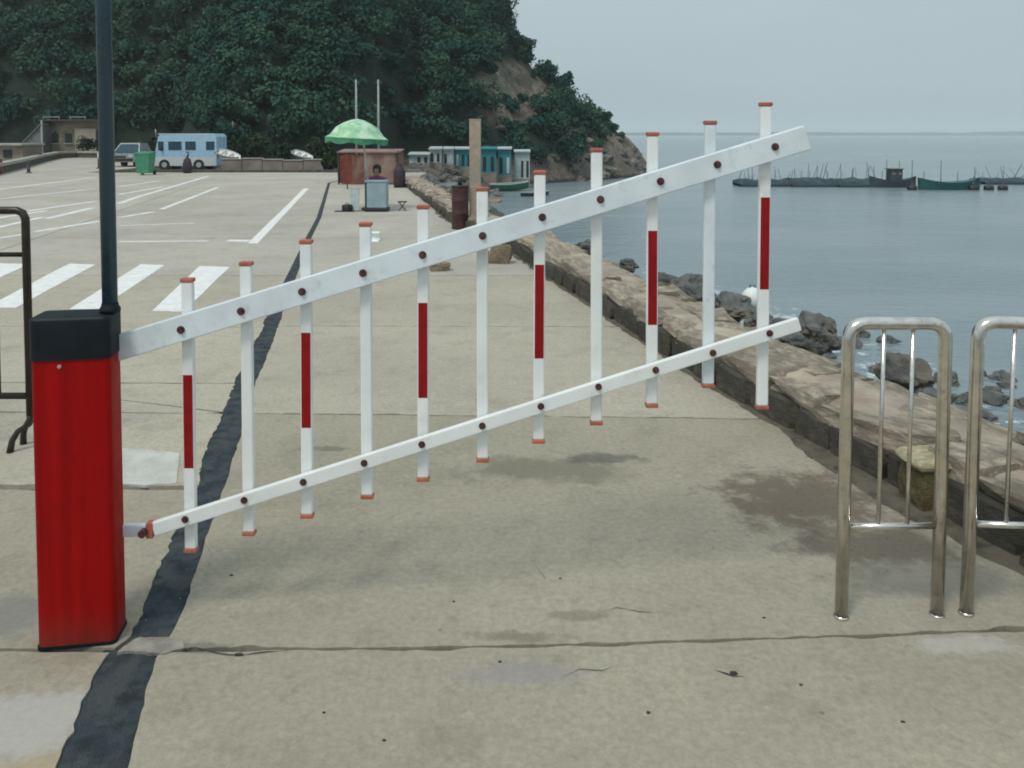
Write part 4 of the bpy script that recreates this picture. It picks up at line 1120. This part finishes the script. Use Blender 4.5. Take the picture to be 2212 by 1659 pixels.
CYv = 43.
car = empty('parked_car', (tx(279, CYv), CYv, -.05), 'small silver car seen end-on between the pole and the green bin', 'car')
MB().add([(-.72, -1, .3), (.72, -1, .3), (.72, 1.3, .3), (-.72, 1.3, .3), (-.76, -1, .75), (.76, -1, .75), (.76, 1.3, .8), (-.76, 1.3, .8)], [(3, 2, 1, 0), (4, 5, 6, 7), (0, 1, 5, 4), (1, 2, 6, 5), (2, 3, 7, 6), (3, 0, 4, 7)]).build('body', M['car'], car)
MB().add([(-.7, -.35, .76), (.7, -.35, .76), (.7, 1.2, .78), (-.7, 1.2, .78), (-.52, .15, 1.28), (.52, .15, 1.28), (.52, 1.0, 1.28), (-.52, 1.0, 1.28)], [(4, 5, 6, 7), (1, 2, 6, 5), (2, 3, 7, 6), (3, 0, 4, 7), (0, 1, 5, 4)]).build('cabin', M['car'], car)
MB().add([(-.62, -.34, .80), (.62, -.34, .80), (.47, .12, 1.22), (-.47, .12, 1.22)], [(0, 1, 2, 3)]).build('windscreen', M['glass'], car, (0, -.03, .01))
for s_ in (-1, 1):
    MB().box((s_ * .55, -1.01, .62), (.26, .03, .13), bev=.01).build('headlight', M['white_panel'], car)
    for yy in (-.65, .9): MB().tube([(s_ * .62, yy, .28), (s_ * .78, yy, .28)], .28, 16).build('wheel', M['tyre'], car)
MB().box((0, -1.02, .42), (1.3, .05, .14), bev=.02).build('bumper', M['black'], car)
MB().box((0, -1.01, .58), (.6, .03, .1), bev=.01).build('grille', M['black'], car)

q = gnd(405, 374)
rb = empty('rubbish_sack', (q.x, q.y, 0), 'dark grey sack standing in front of the minivan', 'sack')
MB().lathe([(0, 0), (.16, 0), (.2, .12), (.19, .4), (.14, .6), (.05, .68), (.07, .74), (0, .75)], n=16).build('body', M['purple_dark'], rb)
MB().tube([(0, 0, .66), (.05, 0, .85)], [.03, .045], 8).build('neck', M['purple_dark'], rb)

kb = empty('kerb_wall', (0, 0, 0), 'long dark kerb along the far edge of the car park', 'kerb')
for j in range(9):
    xa = -18.2 + j * 1.36; MB().box((xa + .68, 36.15, .04), (1.345, .22, .15), bev=.015).build('kerb_stone', M['kerb'], kb)
lw = empty('low_wall', (0, 0, 0), 'low tan wall to the right of the minivan beyond the car park edge', 'wall')
xa, xb = tx(480, 38), tx(700, 38)
for j in range(5):
    w_ = (xb - xa) / 5; hh = (.52, .55, .5, .46, .5)[j]
    MB().box((xa + w_ * (j + .5), 38, hh / 2 - .2), (w_ - .02, .25, hh + .4), bev=.02).build('panel', M['low_wall'], lw)
    MB().box((xa + w_ * (j + .5), 38, hh + .02), (w_ - .01, .32, .05), bev=.01).build('coping', M['kerb_top'], lw)
def dinghy(px, py, Y, l, rz, label, hull='float', z=None):
    p = at(px, py, Y); root = empty('dinghy', (p.x, p.y, p.z if z is None else z), label, 'boat', rz=rz)
    vs = []; fs = []; n = 9; m_ = 7
    for i in range(n):
        k = i / (n - 1); wd = .26 * l * math.sin(math.pi * min(1, (k * .82 + .14))) ** .7; x = (k - .5) * l
        for j in range(m_):
            a = math.pi * j / (m_ - 1); vs.append((x, wd * math.cos(a) , l * .16 - (l * .15) * math.sin(a) ** .6 + (k ** 3) * l * .06))
    for i in range(n - 1):
        for j in range(m_ - 1): fs.append((i * m_ + j, i * m_ + j + 1, (i + 1) * m_ + j + 1, (i + 1) * m_ + j))
    fs += [tuple(range(m_))]
    MB().add(vs, fs, True).build('hull', M[hull], root)
    for e in (0, m_ - 1): MB().tube([vs[i * m_ + e] for i in range(n)], l * .012, 6).build('gunwale', M['white_panel'], root)
    for k in (.3, .6): MB().box(((k - .5) * l, 0, l * .12), (.08 * l, .38 * l, .02 * l)).build('thwart', M['post'], root)
    return root
dinghy(492, 340, 40, 1.3, R(-25), 'white dinghy propped behind the low wall, right beside the minivan').rotation_euler = (R(20), R(18), R(-10))
dinghy(652, 340, 40, 1.1, R(-25), 'white dinghy tilted behind the low wall near its right end').rotation_euler = (R(20), R(20), R(-10))
g1 = dinghy(1100, 397, 60, 2.9, R(4), 'green rowing boat with pale gunwale moored below the huts', 'boat_green'); g1.location.z = WATER_Z - .05
g1.scale = (1, 1, 1.2)
g2 = dinghy(1155, 405, 55, 1.9, R(0), 'grey-green skiff on the water behind the sixth and seventh pickets', 'boat_dark'); g2.location.z = WATER_Z - .05

# bushes along the hill foot
for i, (px, Y, h, lab) in enumerate([(500, 46, 1.4, 'bush at the hill foot just right of the minivan'), (560, 46, 1.6, 'bush behind the middle of the low wall'), (610, 45, 1.3, 'bush behind the right part of the low wall'),
        (690, 44, 1.5, 'leafy bush left of the parasol'), (715, 36.5, 1.0, 'low green bush between the low wall and the booth'), (335, 47, 1.5, 'bush behind the silver car'), (190, 60.5, 1.2, 'dark bush in front of the old house')]):
    tree((px - CX) / FPX * Y, Y, h, h * .55, lab, z=-.3 if Y < 58 else 0, m='leaf', name='bush', cat='bush', size=.2)

# old house, lean-to, kiosk and lamp at the far left
HY = 62.
hx0, hx1 = tx(95, HY), tx(222, HY); hzb = -.2; hzt = tz(262, HY)
hs = empty('old_house', ((hx0 + hx1) / 2, HY, hzb), 'weathered flat-roofed house at the hill foot beyond the left end of the car park', 'house')
hw_ = (hx1 - hx0) / 2; hh = hzt - hzb
MB().box((0, 1.6, hh / 2), (hw_ * 2, 3.2, hh)).build('wall', M['tan_wall'], hs)
MB().box((hw_ * .45, -.06, hh * .5), (hw_ * .72, .18, hh * .62), bev=.02).build('front_panel', M['beige_wall'], hs)
MB().box((0, 1.4, hh + .06), (hw_ * 2.1, 3.9, .14), bev=.02).build('roof', M['dark_roof'], hs)
for xx in (-hw_ * .65, hw_ * .25): MB().box((xx, -.3, hh + .32), (hw_ * .55, .06, .05)).build('roof_rail', M['pale_trim'], hs)
for xx in (-hw_ * .92, -hw_ * .38, 0, hw_ * .5): MB().tube([(xx, -.3, hh + .1), (xx, -.3, hh + .34)], .03, 6).build('rail_post', M['pale_trim'], hs)
for xx in (-hw_ * .6, -hw_ * .15):
    w_ = MB().box((xx, -.02, hh * .55), (.5, .08, .75)).build('window', M['dark_open'], hs)
    MB().box((xx, -.05, hh * .55 - .4), (.6, .12, .06)).build('sill', M['pale_trim'], w_)
MB().box((hw_ * .86, -.03, hh * .38), (.5, .1, hh * .7)).build('door', M['dark_open'], hs)
lt = empty('lean_to', (tx(78, 61.), 61., hzb), 'grey sheet-metal lean-to with a white corner post left of the old house', 'shed')
MB().prism_y([(-.8, 0), (.6, 0), (.6, 2.6), (-.8, 1.2)], -.2, 1.2).build('sheeting', M['grey_sheet'], lt)
MB().box((-.1, .5, 1.98), (2.0, 1.7, .06), rot=Matrix.Rotation(R(-45), 3, 'Y')).build('roof', M['grey_sheet'], lt)
MB().box((.62, -.25, 1.5), (.12, .1, 2.9)).build('corner_post', M['pale_trim'], lt)
KY = 47.
ks = empty('kiosk', (tx(0, KY), KY, 0), 'low flat-roofed tan kiosk cut by the left edge of the photo', 'kiosk')
kh = tz(314, KY)
MB().box((0, 1., kh / 2), (2.6, 2, kh)).build('wall', M['low_wall'], ks)
MB().box((0, .9, kh + .05), (2.85, 2.4, .12), bev=.02).build('roof', M['kerb_top'], ks)
MB().box((.45, -.02, kh * .55), (.5, .06, .45)).build('window', M['dark_open'], ks)
MB().box((-.5, -.02, kh * .42), (.6, .06, kh * .8)).build('door', M['bark'], ks)
q = gnd(18, 356)
lp = empty('lamp_post', (q.x, q.y - 1., 0), 'short park lamp with a white head at the far left edge', 'lamp post')
ltz = tz(241, q.y - 1)
MB().tube([(0, 0, 0), (0, 0, ltz - .4)], [.06, .045], 10).build('pole', M['pale_metal'], lp)
MB().lathe([(.08, ltz - .45), (.16, ltz - .38), (.17, ltz - .05), (.12, ltz), (0, ltz + .03)], n=14).build('lantern', M['white_panel'], lp)
MB().lathe([(.0, 0), (.14, 0), (.1, .12), (.06, .3)], n=12).build('base', M['pale_metal'], lp)
# curved retaining kerb on the left
rk = empty('retaining_kerb', (0, 0, 0), 'curved pale-topped kerb sweeping up to the old house at the far left', 'kerb')
cps = [gnd(-40, 384), gnd(10, 372), gnd(50, 362), gnd(90, 350), gnd(125, 342), gnd(165, 340.5), gnd(225, 341)]
for i in range(len(cps) - 1):
    a, b = cps[i], cps[i + 1]; d = b - a; nseg = 3
    for k in range(nseg):
        c = a + d * (k + .5) / nseg; an = math.atan2(d.y, d.x); ln = d.length / nseg * 1.0
        MB().box((c.x, c.y, .14), (ln, .25, .36), rz=an).build('kerb_stone', M['kerb'], rk)
        MB().box((c.x, c.y, .40), (ln * .995, .42, .15), rz=an, bev=.02).build('kerb_top', M['kerb_top'], rk)
def bollard(px, py, h, r, label, top, bot):
    q = gnd(px, py); b_ = empty('bollard', (q.x, q.y, 0), label, 'bollard')
    MB().tube([(0, 0, 0), (0, 0, h * .6)], r, 12).build('post', M[bot], b_); MB().lathe([(r * 1.02, h * .6), (r * 1.1, h * .62), (r * 1.1, h * .95), (r * .6, h), (0, h)], n=12).build('head', M[top], b_)
    MB().lathe([(r * 1.8, 0), (r * 1.8, .03), (r, .05)], n=12).build('foot', M[bot], b_)
bollard(62, 374, .58, .07, 'short dark grey bollard in front of the curved kerb at far left', 'kerb', 'kerb')
bollard(216, 364, .78, .1, 'small bollard with white head and red-brown base just left of the tall pole', 'white_panel', 'drum')
q = gnd(-6, 376)
od = empty('oil_drum', (q.x, q.y, 0), 'red drum on the ground at the extreme left edge below the kiosk', 'drum')
MB().lathe([(0, 0), (.2, 0), (.2, .2), (.21, .21), (.2, .22), (.2, .42), (.21, .43), (.2, .44), (.2, .6), (0, .6)], n=18).build('body', M['lamp_red'], od)
MB().lathe([(0, .602), (.205, .602), (.205, .63), (.19, .63), (.19, .61), (0, .61)], n=18).build('lid', M['black'], od)

# tall thin poles on the hillside
for (px, pt, pb_, Y, lab) in ((769, 172, 226, 48, 'shorter pale pole standing among the trees, left of the pair above the parasol'), (817, 172, 270, 47.5, 'taller pale pole standing among the trees, right of the pair above the parasol'), (503, 262, 330, 50, 'thin grey pole in front of the wood to the right of the minivan')):
    t_ = at(px, pt, Y); zb_ = terrain(t_.x, Y)
    pr_ = empty('utility_pole', (t_.x, Y, zb_), lab, 'pole')
    MB().tube([(0, 0, -.3), (0, 0, t_.z - zb_)], [.085, .05], 8).build('shaft', M['pale_trim'] if px > 600 else M['bamboo'], pr_)
    MB().box((0, 0, t_.z - zb_ - .15), (.35, .06, .06)).build('crossarm', M['bamboo'], pr_)

for i, (px, py, Y, w, h_, m_, lab) in enumerate([(895, 372, 44, 1.1, .5, 'pink_tarp', 'faded pinkish tarpaulin heap on the beach just right of the booth'), (935, 378, 42, .8, .45, 'low_wall', 'tan tarpaulin heap on the beach left of the tall tan post'), (968, 366, 48, 1.2, .6, 'grey_sheet', 'grey tarpaulin heap on the beach below the white huts'), (1060, 372, 50, 1.3, .5, 'pink_tarp', 'pinkish tarpaulin heap on the beach right of the tall tan post')]):
    x = (px - CX) / FPX * Y
    me = stone_mesh(300 + i, M[m_], 4, .22); o = bpy.data.objects.new('tarpaulin_heap', me); col.objects.link(o)
    for p_ in me.polygons: p_.use_smooth = True
    o.location = (x, Y, terrain(x, Y) + h_ * .35); o.scale = (w, w * .8, h_); tag(o, lab, 'tarpaulin')
# beach huts at the headland foot
hut_specs = [(905, 44, 'white_panel', 'first white-fronted beach hut from the left, behind the booth'), (940, 26, 'white_panel', 'second beach hut, white with dark gaps'), (968, 22, 'white_panel', 'third beach hut, narrow and white, left of the teal ones'),
             (1000, 36, 'teal_panel', 'teal beach hut just left of the tall tan post'), (1055, 34, 'teal_panel', 'teal beach hut just right of the tall tan post'), (1090, 30, 'teal_panel', 'last teal beach hut, nearest the rocks'), (1128, 34, 'white_panel', 'pale ruined hut among the rocks beyond the teal huts')]
for i, (px, w, m_, lab) in enumerate(hut_specs):
    Y = 58. + i * .9; xx = (px - CX) / FPX * Y; ww = w / FPX * Y; zt_ = tz(321 + (12 if i == 0 else 0) + (6 if i == 6 else 0), Y); zb_ = terrain(xx, Y) - .2; h_ = zt_ - zb_
    hu = empty('beach_hut', (xx, Y, zb_), lab, 'hut')
    MB().box((0, .6, h_ * .5), (ww * .96, 1.2, h_)).build('wall', M[m_], hu)
    MB().box((0, .5, h_ + .04), (ww * 1.06, 1.5, .08), rot=Matrix.Rotation(R(5), 3, 'X')).build('roof', M['white_panel' if m_ == 'teal_panel' and i % 2 else m_], hu)
    nd = 2 if ww < 1.2 else 3
    for j in range(nd):
        cx_ = (j + .5) / nd * ww - ww / 2
        MB().box((cx_, -.02, h_ * .62), (ww / nd * .42, .06, h_ * .36)).build('door', M['dark_open'] if (i + j) % 3 else M['white_panel'], hu)
    MB().box((0, -.05, h_ * .2), (ww, .08, h_ * .4)).build('plinth', M['low_wall'], hu)

# ------------------------------------------------------------------ rafts, boats and floats far out on the water
RY = 66.
def rx(px, Y=RY): return (px - CX) / FPX * Y
for i, (pa, pb2, zt2, np_, lab) in enumerate([(1592, 1700, .7, 12, 'leftmost dark net raft with thin poles, by the end of the upper beam'), (1702, 1800, .85, 13, 'dark net raft right of the last picket'), (1802, 1905, .8, 12, 'dark net raft left of the moored boat with the wheelhouse'), (2112, 2260, .6, 16, 'rightmost dark net raft beyond the teal boat')]):
    Y = RY + (4 if i == 3 else 0) - i * .4; xa, xb = rx(pa, Y), rx(pb2, Y); w = xb - xa
    ra = empty('net_raft', ((xa + xb) / 2, Y, WATER_Z), lab, 'raft', 'net rafts moored across the bay')
    MB().box((0, 0, .12), (w, 2.6, .2), bev=.03).build('deck', M['boat_dark'], ra)
    n = 26; vs = []
    for k in range(n + 1):
        x = (k / n - .5) * w; top = zt2 * (.8 + .25 * mnoise.noise(Vector((x * 1.1, i * 4., 0))) + .12 * mnoise.noise(Vector((x * 5, i, 0))))
        vs += [(x, -1.25, .05), (x, -1.1, top * .8), (x, 0, top), (x, 1.2, top * .8), (x, 1.25, .05)]
    MB().add(vs, [(5 * k + j, 5 * (k + 1) + j, 5 * (k + 1) + j + 1, 5 * k + j + 1) for k in range(n) for j in range(4)] + [(0, 1, 2, 3, 4), tuple(5 * n + j for j in (4, 3, 2, 1, 0))], True).build('net_pile', M['net'], ra)
    for k in range(np_):
        x = (k + random.uniform(.2, .8)) / np_ * w - w / 2; h_ = zt2 + random.uniform(.3, 1.15)
        MB().tube([(x, random.uniform(-1, 1), .1), (x + random.uniform(-.08, .08), random.uniform(-1, 1), h_)], random.uniform(.015, .028), 6).build('pole', M['bamboo'], ra)
def fishing_boat(px, Y, l, hull, label, cabin=True):
    bo = empty('fishing_boat', (rx(px, Y), Y, WATER_Z), label, 'boat')
    vs = []; n = 11
    for i in range(n):
        k = i / (n - 1); wd = .16 * l * (1 - abs(2 * k - .9) ** 2.6 * .9); x = (k - .5) * l; sh = .75 + .45 * (2 * k - 1) ** 2
        vs += [(x, -wd, sh * .75), (x, -wd * .7, -.15), (x, wd * .7, -.15), (x, wd, sh * .75)]
    MB().add(vs, [(4 * i + j, 4 * (i + 1) + j, 4 * (i + 1) + j + 1, 4 * i + j + 1) for i in range(n - 1) for j in range(3)] + [(4 * i + 3, 4 * (i + 1) + 3, 4 * (i + 1), 4 * i) for i in range(n - 1)] + [(0, 1, 2, 3), tuple(4 * (n - 1) + j for j in (3, 2, 1, 0))]).build('hull', M[hull], bo)
    if cabin:
        MB().box((.1, 0, .95), (l * .26, .9, 1.0), bev=.04).build('wheelhouse', M['boat_dark'], bo)
        MB().box((.1, 0, 1.48), (l * .3, 1.1, .06)).build('roof', M['bamboo'], bo)
        for s_ in (-1, 1): MB().box((.1 + s_ * l * .07, -.46, 1.12), (l * .07, .03, .24)).build('window', M['bamboo'], bo)
    for k in range(4):
        x = (-.42 + .28 * k) * l; MB().tube([(x, 0, .4), (x, 0, random.uniform(1.5, 2.4) if cabin or k % 2 else 1.4)], .03, 6).build('mast', M['bamboo'], bo)
    return bo
fishing_boat(1930, 64., 3.6, 'boat_dark', 'dark fishing boat with a wheelhouse moored in the middle of the rafts')
fishing_boat(2052, 61.5, 4.6, 'boat_teal', 'long teal boat without a wheelhouse, right of the dark fishing boat', False)
for px, lab in ((2104, 'first black barrel float right of the teal boat'), (2138, 'second black barrel float right of the teal boat'), (2168, 'third black barrel float, near the right edge of the photo'), (1972, 'low dark float between the fishing boat and the teal boat')):
    bf = empty('barrel_float', (rx(px, 61.), 61., WATER_Z), lab, 'float')
    MB().tube([(-.32, 0, .12), (-.28, 0, .12), (.28, 0, .12), (.32, 0, .12)], [.16, .24, .24, .16], 14).build('barrel', M['black'], bf)
    MB().tube([(0, 0, .3), (0, 0, .55)], .025, 6).build('peg', M['bamboo'], bf)

# pebbles and grit on the slabs (too many to count)
mb = MB()
for i in range(900):
    if i < 500:
        px = random.gauss(1850, 160); py = random.gauss(1130, 60)
    else: px = random.uniform(300, 2200); py = random.uniform(950, 1640)
    if py < 940: continue
    q = gnd(px, py)
    if q.x > wall_x(q.y) - .02: continue
    r_ = random.uniform(.0015, .004) * (1.4 if i < 500 else 1); r_ *= (q.y / 3)
    mb.add([(q.x + r_ * random.uniform(.7, 1.3), q.y, 0), (q.x, q.y + r_, 0), (q.x - r_ * random.uniform(.7, 1.3), q.y, 0), (q.x, q.y - r_, 0), (q.x, q.y, r_ * .9)], [(0, 1, 4), (1, 2, 4), (2, 3, 4), (3, 0, 4)])
tag(mb.build('grit', M['concrete']), 'scattered grit and small pebbles on the concrete near the wall', 'grit', kind='stuff')

# ------------------------------------------------------------------ sea haze
hb = MB().box((700, 2480, 22), (9200, 5160, 56))
hz_ = hb.build('haze', mat('haze_tmp', (.8, .8, .8)))
hm = bpy.data.materials.new('haze'); hm.use_nodes = True; t = hm.node_tree; t.nodes.clear()
ho = t.nodes.new('ShaderNodeOutputMaterial'); pv = t.nodes.new('ShaderNodeVolumePrincipled')
pv.inputs['Color'].default_value = (.93, 1., 1., 1); pv.inputs['Density'].default_value = .0004; pv.inputs['Anisotropy'].default_value = .2
t.links.new(pv.outputs[0], ho.inputs['Volume'])
hz_.data.materials.clear(); hz_.data.materials.append(hm); tag(hz_, kind='stuff')
